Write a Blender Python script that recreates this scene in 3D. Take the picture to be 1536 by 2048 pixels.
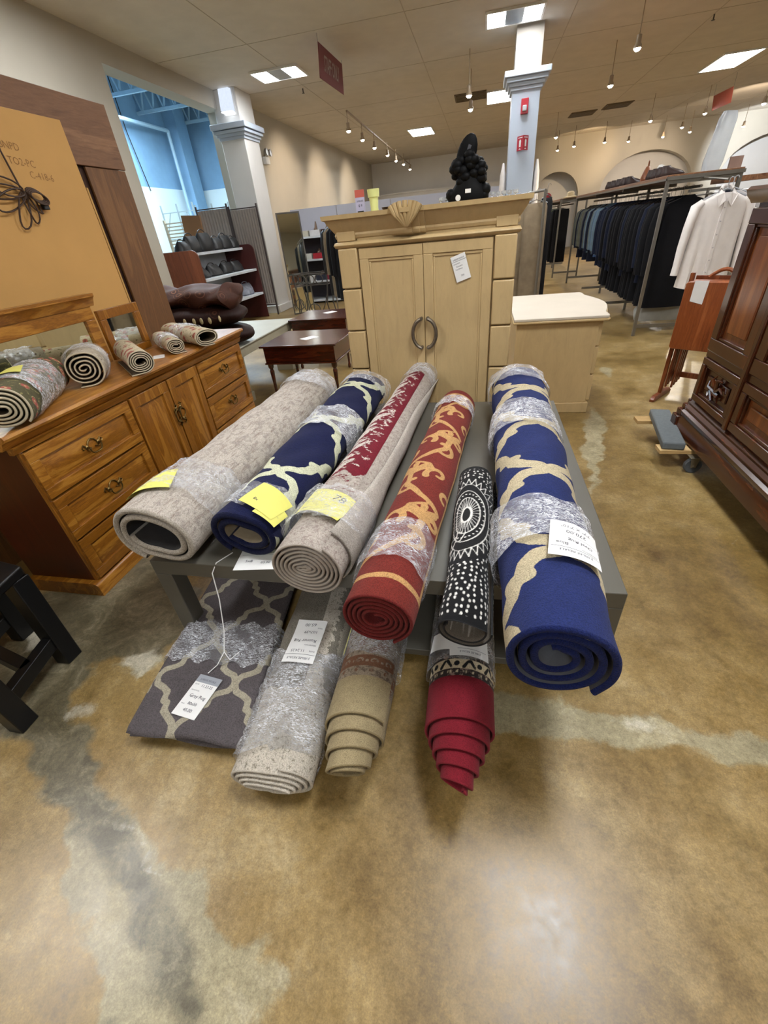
import bpy, math, random
import numpy as np
from mathutils import Matrix, Vector
PI = math.pi
SC = bpy.context.scene
COL = SC.collection
for o in list(bpy.data.objects): bpy.data.objects.remove(o)

# ------------------------------------------------------------------ camera
F_PX, PITCH, ROLL, YAW = 842.9, 0.59102, -0.10302, -0.24918
EYE = Vector((0, 0, 1.5))
def cam_rot():
    cy, sy = math.cos(YAW), math.sin(YAW); cp, sp = math.cos(PITCH), math.sin(PITCH); cr, sr = math.cos(ROLL), math.sin(ROLL)
    A = Matrix(((cy, -sy, 0), (sy, cy, 0), (0, 0, 1)))
    B = Matrix(((1, 0, 0), (0, 0, -1), (0, 1, 0)))
    P = Matrix(((1, 0, 0), (0, cp, -sp), (0, sp, cp)))
    R = Matrix(((cr, -sr, 0), (sr, cr, 0), (0, 0, 1)))
    return R @ P @ B @ A
CM = cam_rot()
cam_d = bpy.data.cameras.new('camera'); cam = bpy.data.objects.new('camera', cam_d); COL.objects.link(cam)
cam_d.sensor_fit = 'VERTICAL'; cam_d.sensor_height = 36; cam_d.sensor_width = 27
cam_d.lens = F_PX * 36 / 2048; cam_d.clip_start = .02; cam_d.clip_end = 200
W3 = Matrix((CM[0], -Vector(CM[1]), -Vector(CM[2]))).transposed()
cam.matrix_world = Matrix.Translation(EYE) @ W3.to_4x4()
SC.camera = cam

# ------------------------------------------------------------------ light and exposure
SC.view_settings.view_transform = 'Standard'; SC.view_settings.look = 'None'
SC.view_settings.gamma = 1; SC.view_settings.use_curve_mapping = False
SC.view_settings.exposure = 1.7
PANEL_E, BULB_E, SPOT_W, STORE_COLD = 15.0, 60.0, 60.0, 230.0
w = bpy.data.worlds.new('store_air'); SC.world = w; w.use_nodes = True
w.node_tree.nodes['Background'].inputs[0].default_value = (1.0, .93, .82, 1)
w.node_tree.nodes['Background'].inputs[1].default_value = .12
def area(name, loc, size, power, col, rot=(0, 0, 0), sy=None):
    l = bpy.data.lights.new(name, 'AREA'); l.energy = power; l.color = col; l.size = size
    if sy: l.shape = 'RECTANGLE'; l.size_y = sy
    o = bpy.data.objects.new(name, l); o.location = loc; o.rotation_euler = rot; COL.objects.link(o); return o
def spot(name, loc, to, power, col, ang=75, blend=.6, r=.04):
    l = bpy.data.lights.new(name, 'SPOT'); l.energy = power; l.color = col; l.spot_size = math.radians(ang); l.spot_blend = blend; l.shadow_soft_size = r
    o = bpy.data.objects.new(name, l); o.location = loc
    o.rotation_euler = (Vector(to) - Vector(loc)).to_track_quat('-Z', 'Y').to_euler(); COL.objects.link(o); return o
area('warehouse_cold_fill', (-7.6, 12, 4.7), 3.5, STORE_COLD, (.72, .88, 1.0))  # added cold area lamp lighting the back room, its source unseen

# ------------------------------------------------------------------ pixel -> place in the room (used as a tape measure only)
def ray(px, py):
    return CM.transposed() @ Vector(((px - 768) / F_PX, (py - 1024) / F_PX, 1))
def onz(px, py, z): d = ray(px, py); return EYE + d * ((z - EYE.z) / d.z)
def ony(px, py, y): d = ray(px, py); return EYE + d * (y / d.y)
def onx(px, py, x): d = ray(px, py); return EYE + d * (x / d.x)

# ------------------------------------------------------------------ helpers
def wmat(o):
    m = o.matrix_basis.copy()
    while o.parent: o = o.parent; m = o.matrix_basis @ m
    return m
def meta(o, label=None, cat=None, group=None, kind=None):
    if label: o['label'] = label
    if cat: o['category'] = cat
    if group: o['group'] = group
    if kind: o['kind'] = kind
    return o
def thing(name, label, cat, loc=(0, 0, 0), rot=(0, 0, 0), group=None):
    o = bpy.data.objects.new(name, None); COL.objects.link(o); o.location = loc; o.rotation_euler = rot
    o.empty_display_size = .1
    o.matrix_basis = Matrix.LocRotScale(Vector(loc), __import__('mathutils').Euler(rot), Vector((1, 1, 1)))
    return meta(o, label, cat, group)
def dup(root, loc=None, rot=None, label=None, group=None, mat=None):
    r = root.copy(); COL.objects.link(r)
    if loc is not None: r.location = loc
    if rot is not None: r.rotation_euler = rot
    if label: r['label'] = label
    if group: r['group'] = group
    def rec(a, b):
        for ch in list(a.children):
            c = ch.copy(); COL.objects.link(c); c.parent = b; rec(ch, c)
    rec(root, r)
    return r
class MB:
    def __init__(s): s.v = []; s.f = []; s.m = []; s.xf = None
    def add(s, vs, fs, m=0):
        b = len(s.v)
        if s.xf is not None: vs = [s.xf @ Vector(p) for p in vs]
        s.v += [tuple(p) for p in vs]
        for q in fs: s.f.append(tuple(b + i for i in q)); s.m.append(m)
        return s
    def box(s, x0, x1, y0, y1, z0, z1, m=0):
        V = [(x, y, z) for z in (z0, z1) for y in (y0, y1) for x in (x0, x1)]
        return s.add(V, [(0, 2, 3, 1), (4, 5, 7, 6), (0, 1, 5, 4), (2, 6, 7, 3), (0, 4, 6, 2), (1, 3, 7, 5)], m)
    def bar(s, a, b, w, h=None, m=0, up=(0, 0, 1)):
        h = h or w; a = Vector(a); b = Vector(b); d = (b - a).normalized(); u = Vector(up)
        if abs(d.dot(u)) > .98: u = Vector((1, 0, 0))
        x = d.cross(u).normalized(); y = x.cross(d).normalized(); V = []
        for p in (a, b):
            for i, j in ((-1, -1), (1, -1), (1, 1), (-1, 1)): V.append(p + x * i * w / 2 + y * j * h / 2)
        return s.add(V, [(3, 2, 1, 0), (4, 5, 6, 7), (0, 1, 5, 4), (1, 2, 6, 5), (2, 3, 7, 6), (3, 0, 4, 7)], m)
    def tube(s, pts, r, n=8, m=0, closed=False, flat=1.0):
        pts = [Vector(p) for p in pts]; k = len(pts); V = []; Fc = []
        rs = r if isinstance(r, (list, tuple)) else [r] * k
        ref = None
        for i, p in enumerate(pts):
            a = pts[i - 1] if (i > 0 or closed) else p; b = pts[(i + 1) % k] if (i < k - 1 or closed) else p
            d = (b - a)
            d = d.normalized() if d.length > 1e-9 else Vector((0, 0, 1))
            if ref is None: ref = Vector((0, 0, 1)) if abs(d.z) < .9 else Vector((1, 0, 0))
            x = d.cross(ref).normalized() if d.cross(ref).length > 1e-5 else d.orthogonal().normalized()
            y = x.cross(d).normalized(); ref = y
            for j in range(n):
                t = 2 * PI * j / n; V.append(p + x * math.cos(t) * rs[i] + y * math.sin(t) * rs[i] * flat)
        for i in range(k if closed else k - 1):
            for j in range(n):
                a = i * n + j; b = i * n + (j + 1) % n; c = ((i + 1) % k) * n
                Fc.append((a, b, c + (j + 1) % n, c + j))
        if not closed: Fc += [tuple(range(n))[::-1], tuple((k - 1) * n + j for j in range(n))]
        return s.add(V, Fc, m)
    def lathe(s, prof, c=(0, 0, 0), n=20, m=0, axis='z'):
        V = []; Fc = []
        for r, z in prof:
            for j in range(n):
                t = 2 * PI * j / n; a, b = r * math.cos(t), r * math.sin(t)
                p = (a, b, z) if axis == 'z' else ((a, z, b) if axis == 'y' else (z, a, b))
                V.append((c[0] + p[0], c[1] + p[1], c[2] + p[2]))
        for i in range(len(prof) - 1):
            for j in range(n):
                q = (i * n + j, i * n + (j + 1) % n, (i + 1) * n + (j + 1) % n, (i + 1) * n + j)
                Fc.append(q if axis != 'y' else q[::-1])
        e = [tuple(range(n))[::-1], tuple((len(prof) - 1) * n + j for j in range(n))]
        Fc += e if axis != 'y' else [q[::-1] for q in e]
        return s.add(V, Fc, m)
    def prism(s, poly, a, b, axis='y', m=0):
        # poly in the two other axes in order, extruded from a to b
        n = len(poly); V = []
        for t in (a, b):
            for p, q in poly: V.append({'y': (p, t, q), 'x': (t, p, q), 'z': (p, q, t)}[axis])
        Fc = [tuple(range(n)), tuple(range(2 * n - 1, n - 1, -1))] + [(i, i + n, (i + 1) % n + n, (i + 1) % n) for i in range(n)]
        return s.add(V, Fc, m)
    def loft(s, secs, n=20, m=0, p=2.0, cap=True):
        # secs: (cx, cy, cz, rx, ry) horizontal superellipses
        V = []; Fc = []
        for cx, cy, cz, rx, ry in secs:
            for j in range(n):
                t = 2 * PI * j / n; c, q = math.cos(t), math.sin(t)
                V.append((cx + rx * math.copysign(abs(c) ** (2 / p), c), cy + ry * math.copysign(abs(q) ** (2 / p), q), cz))
        for i in range(len(secs) - 1):
            for j in range(n): Fc.append((i * n + j, i * n + (j + 1) % n, (i + 1) * n + (j + 1) % n, (i + 1) * n + j))
        if cap: Fc += [tuple(range(n))[::-1], tuple((len(secs) - 1) * n + j for j in range(n))]
        return s.add(V, Fc, m)
    def sphere(s, c, r, n=12, m=0, sc=(1, 1, 1)):
        V = []; Fc = []; k = n // 2
        for i in range(1, k):
            t = PI * i / k
            for j in range(n):
                q = 2 * PI * j / n; V.append((c[0] + r * sc[0] * math.sin(t) * math.cos(q), c[1] + r * sc[1] * math.sin(t) * math.sin(q), c[2] + r * sc[2] * math.cos(t)))
        V += [(c[0], c[1], c[2] + r * sc[2]), (c[0], c[1], c[2] - r * sc[2])]; a = len(V) - 2
        for i in range(k - 2):
            for j in range(n): Fc.append((i * n + j, (i + 1) * n + j, (i + 1) * n + (j + 1) % n, i * n + (j + 1) % n))
        for j in range(n): Fc += [(a, j, (j + 1) % n), (a + 1, (k - 2) * n + (j + 1) % n, (k - 2) * n + j)]
        return s.add(V, Fc, m)
    def build(s, name, mats, parent=None, bevel=0, smooth=40, local=False, recalc=False, sub=0):
        me = bpy.data.meshes.new(name); me.from_pydata(s.v, [], s.f)
        if not isinstance(mats, (list, tuple)): mats = [mats]
        for q in mats: me.materials.append(q)
        if len(mats) > 1: me.polygons.foreach_set('material_index', s.m)
        o = bpy.data.objects.new(name, me); COL.objects.link(o)
        if parent:
            o.parent = parent
            if not local: me.transform(wmat(parent).inverted())
        if recalc:
            import bmesh
            bm = bmesh.new(); bm.from_mesh(me); bmesh.ops.recalc_face_normals(bm, faces=bm.faces); bm.to_mesh(me); bm.free()
        if smooth:
            me.polygons.foreach_set('use_smooth', [True] * len(me.polygons)); me.set_sharp_from_angle(angle=math.radians(smooth))
        if sub:
            q = o.modifiers.new('sub', 'SUBSURF'); q.levels = sub; q.render_levels = sub
        if bevel:
            q = o.modifiers.new('bevel', 'BEVEL'); q.width = bevel; q.segments = 2; q.limit_method = 'ANGLE'; q.angle_limit = math.radians(40)
        me.update(); return o
    # one mesh that is a whole top-level thing
    def item(s, name, mats, label, cat, group=None, kind=None, **k):
        return meta(s.build(name, mats, **k), label, cat, group, kind)
def struct(name, mb, mats, **k): return meta(mb.build(name, mats, **k), kind='structure')
_txt = {}
def text_mesh(txt, size=1.0, align='CENTER', bold=0.0):
    key = (txt, align, bold)
    if key not in _txt:
        c = bpy.data.curves.new('t', 'FONT'); c.body = txt; c.align_x = align; c.align_y = 'CENTER'; c.resolution_u = 2; c.offset = bold
        o = bpy.data.objects.new('t', c); COL.objects.link(o)
        me = o.to_mesh(); vs = [tuple(v.co) for v in me.vertices]; fs = [tuple(p.vertices) for p in me.polygons]
        o.to_mesh_clear(); bpy.data.objects.remove(o); bpy.data.curves.remove(c); _txt[key] = (vs, fs)
    vs, fs = _txt[key]
    return [(x * size, y * size) for x, y, z in vs], fs
# ------------------------------------------------------------------ materials
class N:
    def __init__(s, name):
        s.m = bpy.data.materials.new(name); s.m.use_nodes = True; s.t = s.m.node_tree; s.n = s.t.nodes; s.l = s.t.links
        s.b = s.n['Principled BSDF']; s.out = s.n['Material Output']
    def node(s, typ, **k):
        q = s.n.new(typ)
        for a, v in k.items():
            if a.startswith('i_'):
                key = a[2:]; key = int(key) if key.isdigit() else key.replace('_', ' ')
                q.inputs[key].default_value = v
            else: setattr(q, a, v)
        return q
    def L(s, a, b): s.l.new(a, b)
    def coord(s, kind='Object', scale=(1, 1, 1), rot=(0, 0, 0)):
        t = s.node('ShaderNodeTexCoord'); mp = s.node('ShaderNodeMapping'); mp.inputs['Scale'].default_value = scale; mp.inputs['Rotation'].default_value = rot
        s.L(t.outputs[kind], mp.inputs[0]); return mp.outputs[0]
    def noise(s, co, scale, detail=4, rough=.55, dist=0.0):
        q = s.node('ShaderNodeTexNoise', i_Scale=scale, i_Detail=detail, i_Roughness=rough, i_Distortion=dist)
        if co is not None: s.L(co, q.inputs['Vector'])
        return q.outputs[0]
    def ramp(s, fac, stops, interp='LINEAR'):
        q = s.node('ShaderNodeValToRGB'); q.color_ramp.interpolation = interp
        e = q.color_ramp.elements
        while len(e) < len(stops): e.new(.5)
        for i, (p, c) in enumerate(stops): e[i].position = p; e[i].color = tuple(c) + (1,) if len(c) == 3 else c
        s.L(fac, q.inputs[0]); return q.outputs[0]
    def mix(s, fac, a, b, blend='MIX'):
        q = s.node('ShaderNodeMix', data_type='RGBA', blend_type=blend)
        for sock, v in ((q.inputs[0], fac), (q.inputs[6], a), (q.inputs[7], b)):
            if hasattr(v, 'is_linked'): s.L(v, sock)
            else: sock.default_value = v if isinstance(v, (int, float)) else (tuple(v) + (1,))
        return q.outputs[2]
    def math(s, op, a, b=None, clamp=False):
        q = s.node('ShaderNodeMath', operation=op); q.use_clamp = clamp
        for i, v in enumerate((a, b)):
            if v is None: continue
            if hasattr(v, 'is_linked'): s.L(v, q.inputs[i])
            else: q.inputs[i].default_value = v
        return q.outputs[0]
    def step(s, v, w=.0015, c=0.0):
        q = s.node('ShaderNodeMapRange'); q.inputs[1].default_value = c - w; q.inputs[2].default_value = c + w; s.L(v, q.inputs[0]); return q.outputs[0]
    def bump(s, h, strength=.5, dist=.002):
        q = s.node('ShaderNodeBump'); q.inputs['Strength'].default_value = strength; q.inputs['Distance'].default_value = dist
        s.L(h, q.inputs['Height']); s.L(q.outputs[0], s.b.inputs['Normal']); return q
    def fin(s, col=None, rough=.5, metal=0, spec=.5, **k):
        if col is not None:
            if hasattr(col, 'is_linked'): s.L(col, s.b.inputs['Base Color'])
            else: s.b.inputs['Base Color'].default_value = tuple(col) + (1,)
        if hasattr(rough, 'is_linked'): s.L(rough, s.b.inputs['Roughness'])
        else: s.b.inputs['Roughness'].default_value = rough
        s.b.inputs['Metallic'].default_value = metal; s.b.inputs['Specular IOR Level'].default_value = spec
        for a, v in k.items(): s.b.inputs[a.replace('_', ' ')].default_value = v
        return s.m
def srgb(r, g, b):
    f = lambda c: (c / 255 / 12.92) if c / 255 <= .04045 else ((c / 255 + .055) / 1.055) ** 2.4
    return (f(r), f(g), f(b))
def plain(name, rgb, rough=.6, var=.08, scale=8, bump=0, bscale=60, metal=0, spec=.5, **k):
    n = N(name); c = srgb(*rgb); co = n.coord()
    f = n.noise(co, scale, 4)
    col = n.ramp(f, [(.3, [x * (1 - var) for x in c]), (.7, [min(1, x * (1 + var)) for x in c])])
    if bump: n.bump(n.noise(co, bscale, 4), bump, .003)
    return n.fin(col, rough, metal, spec, **k)
def wood(name, dark, mid, light, axis='y', scale=1.0, rough=.35, spec=.5, coat=.0, cath=1.0):
    n = N(name); sc = {'x': (1.0, 9, 9), 'y': (9, 1.0, 9), 'z': (9, 9, 1.0)}[axis]
    co = n.coord('Object', [q * scale for q in sc])
    big = n.noise(co, .8, 4, .6, 2.2 * cath)
    bands = n.math('ABSOLUTE', n.math('SUBTRACT', n.math('FRACT', n.math('MULTIPLY', big, 5.0)), .5))
    fc = n.coord('Object', [q * scale * 3 for q in sc]); fine = n.noise(fc, 7, 6, .75, .4)
    f = n.math('ADD', n.math('MULTIPLY', big, .55), n.math('ADD', n.math('MULTIPLY', fine, .32), n.math('MULTIPLY', bands, .22)))
    col = n.ramp(f, [(.34, srgb(*dark)), (.5, srgb(*mid)), (.66, srgb(*light))])
    n.bump(fine, .08, .001)
    return n.fin(col, rough, 0, spec, Coat_Weight=coat, Coat_Roughness=.2)
def emit(name, rgb, e):
    n = N(name); q = n.node('ShaderNodeEmission'); q.inputs[0].default_value = tuple(rgb) + (1,); q.inputs[1].default_value = e
    co = n.coord(); n.L(n.ramp(n.noise(co, 30, 2), [(.3, [c * .93 for c in rgb]), (.7, rgb)]), q.inputs[0])
    n.L(q.outputs[0], n.out.inputs[0]); return n.m
M = {}
# rug pile: layered colours cut by signed distances stored on the mesh
def pile(name, base, layers=(), mottle=.12, fuzz=.003, soft=.0012, speck=None, rough=.95, streak=None, ns=260, bump=.9, bd=.0025, sheen=.04):
    n = N(name); at = n.node('ShaderNodeAttribute', attribute_name='pat'); sp = n.node('ShaderNodeSeparateColor'); n.L(at.outputs['Color'], sp.inputs[0])
    co = n.coord(); uv = n.node('ShaderNodeAttribute', attribute_name='uvp').outputs['Vector']
    nf = n.noise(co, ns, 3); jit = n.math('MULTIPLY', n.math('SUBTRACT', n.noise(co, 120, 2), .5), fuzz * 2)
    c = srgb(*base); col = n.ramp(n.noise(co, 22, 5, .7), [(.3, [x * (1 - mottle) for x in c]), (.7, [min(1, x * (1 + mottle)) for x in c])])
    if streak:
        mp = n.node('ShaderNodeMapping'); mp.inputs['Scale'].default_value = streak[1]; n.L(uv, mp.inputs[0])
        f = n.noise(mp.outputs[0], 1.0, 6, .75)
        col = n.mix(n.ramp(f, [(streak[2], (0, 0, 0)), (streak[3], (1, 1, 1))]), col, srgb(*streak[0]))
    if speck:
        for cc, sc_, lo, hi in speck:
            f = n.noise(co, sc_, 4, .7, .6); col = n.mix(n.ramp(f, [(lo, (0, 0, 0)), (hi, (1, 1, 1))]), col, srgb(*cc))
    for i, lay in enumerate(layers):
        cc = srgb(*lay[0]); jj = jit if len(lay) < 2 else n.math('MULTIPLY', n.math('SUBTRACT', n.noise(co, lay[2], 3, .7), .5), lay[1])
        v = n.math('ADD', sp.outputs[i], jj)
        cv = n.ramp(n.noise(co, 40, 4), [(.3, [x * .88 for x in cc]), (.7, [min(1, x * 1.08) for x in cc])])
        col = n.mix(n.step(v, soft), col, cv)
    col = n.mix(n.math('MULTIPLY', nf, .35), col, (0, 0, 0), 'MULTIPLY') if False else col
    dk = n.ramp(nf, [(.28, (.50, .50, .50)), (.58, (1, 1, 1))]); col = n.mix(1.0, col, dk, 'MULTIPLY')
    n.bump(n.math('ADD', nf, n.math('MULTIPLY', n.noise(co, 90, 3), .6)), bump, bd * 1.5)
    return n.fin(col, rough, 0, .15, Sheen_Weight=sheen, Sheen_Roughness=.6)
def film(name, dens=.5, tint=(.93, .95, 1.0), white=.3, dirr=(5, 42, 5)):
    """clear stretch film: nearly invisible where taut, glossy and whitish along its creases, where white colour also stands in for sparkle"""
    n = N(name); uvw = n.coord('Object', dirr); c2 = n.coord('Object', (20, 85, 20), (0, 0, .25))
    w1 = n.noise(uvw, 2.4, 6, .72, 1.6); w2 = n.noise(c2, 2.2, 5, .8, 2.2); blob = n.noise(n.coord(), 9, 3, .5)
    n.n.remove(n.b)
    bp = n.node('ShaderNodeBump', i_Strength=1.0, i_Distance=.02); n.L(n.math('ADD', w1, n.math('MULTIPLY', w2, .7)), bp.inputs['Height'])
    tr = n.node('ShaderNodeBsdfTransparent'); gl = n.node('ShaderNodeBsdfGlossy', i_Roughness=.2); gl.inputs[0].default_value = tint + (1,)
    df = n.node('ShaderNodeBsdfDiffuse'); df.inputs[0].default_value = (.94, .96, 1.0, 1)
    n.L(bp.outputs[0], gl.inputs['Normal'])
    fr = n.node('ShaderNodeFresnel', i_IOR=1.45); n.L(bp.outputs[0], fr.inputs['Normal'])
    cr = n.math('MULTIPLY', n.ramp(w2, [(.50, (0, 0, 0)), (.57, (1, 1, 1))]), n.ramp(blob, [(.36, (.12, .12, .12)), (.54, (1, 1, 1))]))  # crease whitening, raised in the colour to stand in for bright glints
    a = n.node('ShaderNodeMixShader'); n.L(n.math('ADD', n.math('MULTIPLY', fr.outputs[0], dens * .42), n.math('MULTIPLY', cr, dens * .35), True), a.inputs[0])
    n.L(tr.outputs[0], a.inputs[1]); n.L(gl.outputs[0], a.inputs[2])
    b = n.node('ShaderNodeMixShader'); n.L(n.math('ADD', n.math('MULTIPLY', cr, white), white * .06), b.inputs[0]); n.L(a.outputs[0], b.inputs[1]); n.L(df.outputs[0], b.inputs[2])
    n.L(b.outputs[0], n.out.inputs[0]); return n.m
def floor_mat():
    n = N('polished_stained_concrete'); co = n.coord(); at = n.node('ShaderNodeAttribute', attribute_name='pat'); sp = n.node('ShaderNodeSeparateColor'); n.L(at.outputs['Color'], sp.inputs[0])
    big = n.noise(co, .9, 6, .62, .2); mid = n.noise(co, 4.5, 8, .72, .15); fine = n.noise(co, 60, 5, .7)
    amber = n.ramp(n.math('ADD', n.math('MULTIPLY', big, .55), n.math('MULTIPLY', mid, .45)), [(.36, srgb(98, 76, 38)), (.46, srgb(130, 106, 60)), (.54, srgb(150, 126, 80)), (.64, srgb(176, 157, 118))])
    grey = n.ramp(n.noise(co, 6, 8, .75, 1.0), [(.3, srgb(78, 72, 54)), (.5, srgb(108, 100, 78)), (.7, srgb(150, 142, 118))])
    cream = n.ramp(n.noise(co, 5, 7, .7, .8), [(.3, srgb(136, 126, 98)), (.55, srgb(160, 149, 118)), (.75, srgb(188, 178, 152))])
    j = n.math('MULTIPLY', n.math('SUBTRACT', n.noise(co, 12, 8, .72, .3), .5), .10)
    col = n.mix(n.step(n.math('ADD', sp.outputs[1], j), .010), amber, cream)
    col = n.mix(n.step(n.math('ADD', sp.outputs[0], j), .016), col, grey)
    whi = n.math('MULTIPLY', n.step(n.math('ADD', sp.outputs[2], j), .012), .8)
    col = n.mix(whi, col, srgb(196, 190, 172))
    dust = n.ramp(n.noise(co, 34, 6, .8, .2), [(.60, (0, 0, 0)), (.74, (1, 1, 1))]); dm = n.math('MULTIPLY', n.ramp(n.noise(co, 1.3, 3), [(.5, (0, 0, 0)), (.72, (1, 1, 1))]), n.math('MULTIPLY', dust, .55))
    col = n.mix(dm, col, srgb(206, 196, 166))
    pit = n.ramp(n.noise(co, 34, 4, .7), [(.22, (.45, .4, .3)), (.30, (1, 1, 1))]); col = n.mix(.6, col, pit, 'MULTIPLY')
    col = n.mix(.75, col, n.ramp(fine, [(.3, (.66, .64, .60)), (.5, (.95, .95, .95)), (.66, (1.22, 1.2, 1.16))]), 'MULTIPLY')
    col = n.mix(.7, col, n.ramp(n.noise(co, 210, 3, .7), [(.3, (.66, .64, .6)), (.5, (.97, .97, .97)), (.68, (1.28, 1.26, 1.2))]), 'MULTIPLY')
    col = n.mix(.8, col, n.ramp(n.noise(co, 11, 5, .7), [(.32, (.74, .74, .72)), (.5, (1, 1, 1)), (.68, (1.12, 1.13, 1.16))]), 'MULTIPLY')
    scr = n.noise(n.coord('Object', (30, 1.2, 1), (0, 0, .5)), 5, 2, .5); 
    r = n.ramp(n.math('ADD', n.math('MULTIPLY', mid, .7), n.math('MULTIPLY', fine, .3)), [(.3, (.26, .26, .26)), (.7, (.46, .46, .46))])
    n.bump(n.math('ADD', n.math('MULTIPLY', fine, .3), mid), .10, .004)
    return n.fin(col, r, 0, .55)
# ------------------------------------------------------------------ the setting
M['floor'] = floor_mat()
M['ceil'] = plain('ceiling_tile', (206, 198, 184), .85, .05, 3, .25, 90)
M['wall'] = plain('beige_wall_paint', (178, 172, 158), .75, .03, 1.5, .1, 120)
M['wallw'] = plain('white_wall_paint', (214, 212, 208), .75, .03, 2, .1, 120)
M['trimw'] = plain('white_gloss_paint', (186, 198, 214), .45, .02, 3)
M['blue'] = plain('blue_block_paint', (120, 158, 190), .8, .14, 1.2, .25, 20)
M['whitelow'] = plain('white_block_paint', (205, 222, 228), .8, .05, 1.2, .2, 20)
M['steel_dark'] = plain('grey_roof_steel', (86, 106, 124), .6, .1, 3)
M['line'] = plain('ceiling_joint', (182, 172, 154), .8)
M['black'] = plain('black_plastic', (14, 14, 15), .5)
HC = 4.0
# floor, with stain and patch outlines carried as signed distances
def poly_sd(X, Y, pts):
    pts = np.array(pts); d = np.full(X.shape, 1e9); ins = np.zeros(X.shape, bool); n = len(pts)
    for i in range(n):
        ax, ay = pts[i]; bx, by = pts[(i + 1) % n]; ex, ey = bx - ax, by - ay
        t = np.clip(((X - ax) * ex + (Y - ay) * ey) / (ex * ex + ey * ey + 1e-12), 0, 1)
        d = np.minimum(d, np.hypot(X - ax - t * ex, Y - ay - t * ey))
        c = ((ay > Y) != (by > Y)) & (X < (bx - ax) * (Y - ay) / ((by - ay) + 1e-12) + ax); ins ^= c
    return np.where(ins, d, -d)
def fl(*p): return [tuple(onz(a, b, 0)[:2]) for a, b in p]
def set_pat(me, arr):
    a = me.color_attributes.new('pat', 'FLOAT_COLOR', 'POINT'); buf = np.ones((len(me.vertices), 4), np.float32); buf[:, :arr.shape[1]] = arr; a.data.foreach_set('color', buf.ravel())
xs = np.concatenate([np.linspace(-13.5, -3.2, 8)[:-1], np.arange(-3.2, 3.0, .03), np.linspace(3.0, 14, 8)])
ys = np.concatenate([np.linspace(-6, -.6, 5)[:-1], np.arange(-.6, 3.6, .03), np.linspace(3.6, 26, 16)])
X, Y = np.meshgrid(xs, ys)
wob = .02 * np.sin(X * 23 + Y * 9) + .015 * np.sin(Y * 41 - X * 17)
grey_p = [fl((20, 1210), (300, 1110), (400, 1190), (330, 1310), (200, 1320), (150, 1400), (200, 1580), (250, 1700), (330, 1830), (420, 2048), (250, 2100), (215, 1800), (120, 1640), (50, 1500), (-60, 1400), (-60, 1230))]
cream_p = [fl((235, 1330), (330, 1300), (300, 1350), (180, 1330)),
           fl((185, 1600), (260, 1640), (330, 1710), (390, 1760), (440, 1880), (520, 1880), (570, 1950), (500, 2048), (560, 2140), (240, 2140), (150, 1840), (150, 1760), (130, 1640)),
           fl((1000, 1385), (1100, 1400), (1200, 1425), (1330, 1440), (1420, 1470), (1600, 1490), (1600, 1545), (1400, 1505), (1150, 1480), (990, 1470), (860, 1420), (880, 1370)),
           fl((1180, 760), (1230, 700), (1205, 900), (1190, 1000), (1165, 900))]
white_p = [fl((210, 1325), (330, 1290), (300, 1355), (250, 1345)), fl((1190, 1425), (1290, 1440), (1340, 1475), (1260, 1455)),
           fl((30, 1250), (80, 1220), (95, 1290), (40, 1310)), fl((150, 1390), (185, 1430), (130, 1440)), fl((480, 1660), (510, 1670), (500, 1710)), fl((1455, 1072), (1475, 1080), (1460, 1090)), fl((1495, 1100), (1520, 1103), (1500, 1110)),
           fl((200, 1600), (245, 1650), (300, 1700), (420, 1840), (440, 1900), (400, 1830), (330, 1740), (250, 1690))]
def un(ps): return np.max([poly_sd(X + wob, Y + wob * .6, p) for p in ps], axis=0)
g = un(grey_p); c = un(cream_p); wv = un(white_p)
strip = poly_sd(X + wob, Y, fl((50, 1500), (150, 1430), (215, 1560), (280, 1680), (360, 1830), (440, 2070), (340, 2070), (265, 1850), (190, 1720), (110, 1600)))
g = np.maximum(np.minimum(g, -poly_sd(X, Y, cream_p[1])), strip - .01)
me_mb = MB(); ny, nx = X.shape
me_mb.v = [(float(a), float(b), 0.0) for a, b in zip(X.ravel(), Y.ravel())]
me_mb.f = [(j * nx + i, j * nx + i + 1, (j + 1) * nx + i + 1, (j + 1) * nx + i) for j in range(ny - 1) for i in range(nx - 1)]; me_mb.m = [0] * len(me_mb.f)
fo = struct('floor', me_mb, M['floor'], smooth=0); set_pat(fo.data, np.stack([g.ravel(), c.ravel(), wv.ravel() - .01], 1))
WX = -5.25; YB = 25.0; XR = 13.0; YF = -5.0
b = MB(); b.box(WX - .3, XR, YF, YB, HC, HC + .15)
struct('ceiling', b, M['ceil'])
b = MB()
for x in np.arange(WX + 1.6, XR, 2.44): b.box(x, x + .012, YF, YB, HC - .003, HC)
for y in np.arange(1.5, YB, 2.44): b.box(WX, XR, y, y + .012, HC - .003, HC)
struct('trim_1', b, M['line'])
# left wall with the tall opening into the back room
Y0, Y1 = 7.45, 10.75
b = MB(); b.box(WX - .3, WX, YF, Y0, 0, HC); b.box(WX - .3, WX, Y0, Y1, 3.72, HC); b.box(WX - .3, WX, Y1, YB, 0, HC)
struct('wall_left', b, M['wall'])
b = MB(); b.box(WX - .3, XR, YB, YB + .2, 0, HC)
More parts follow.
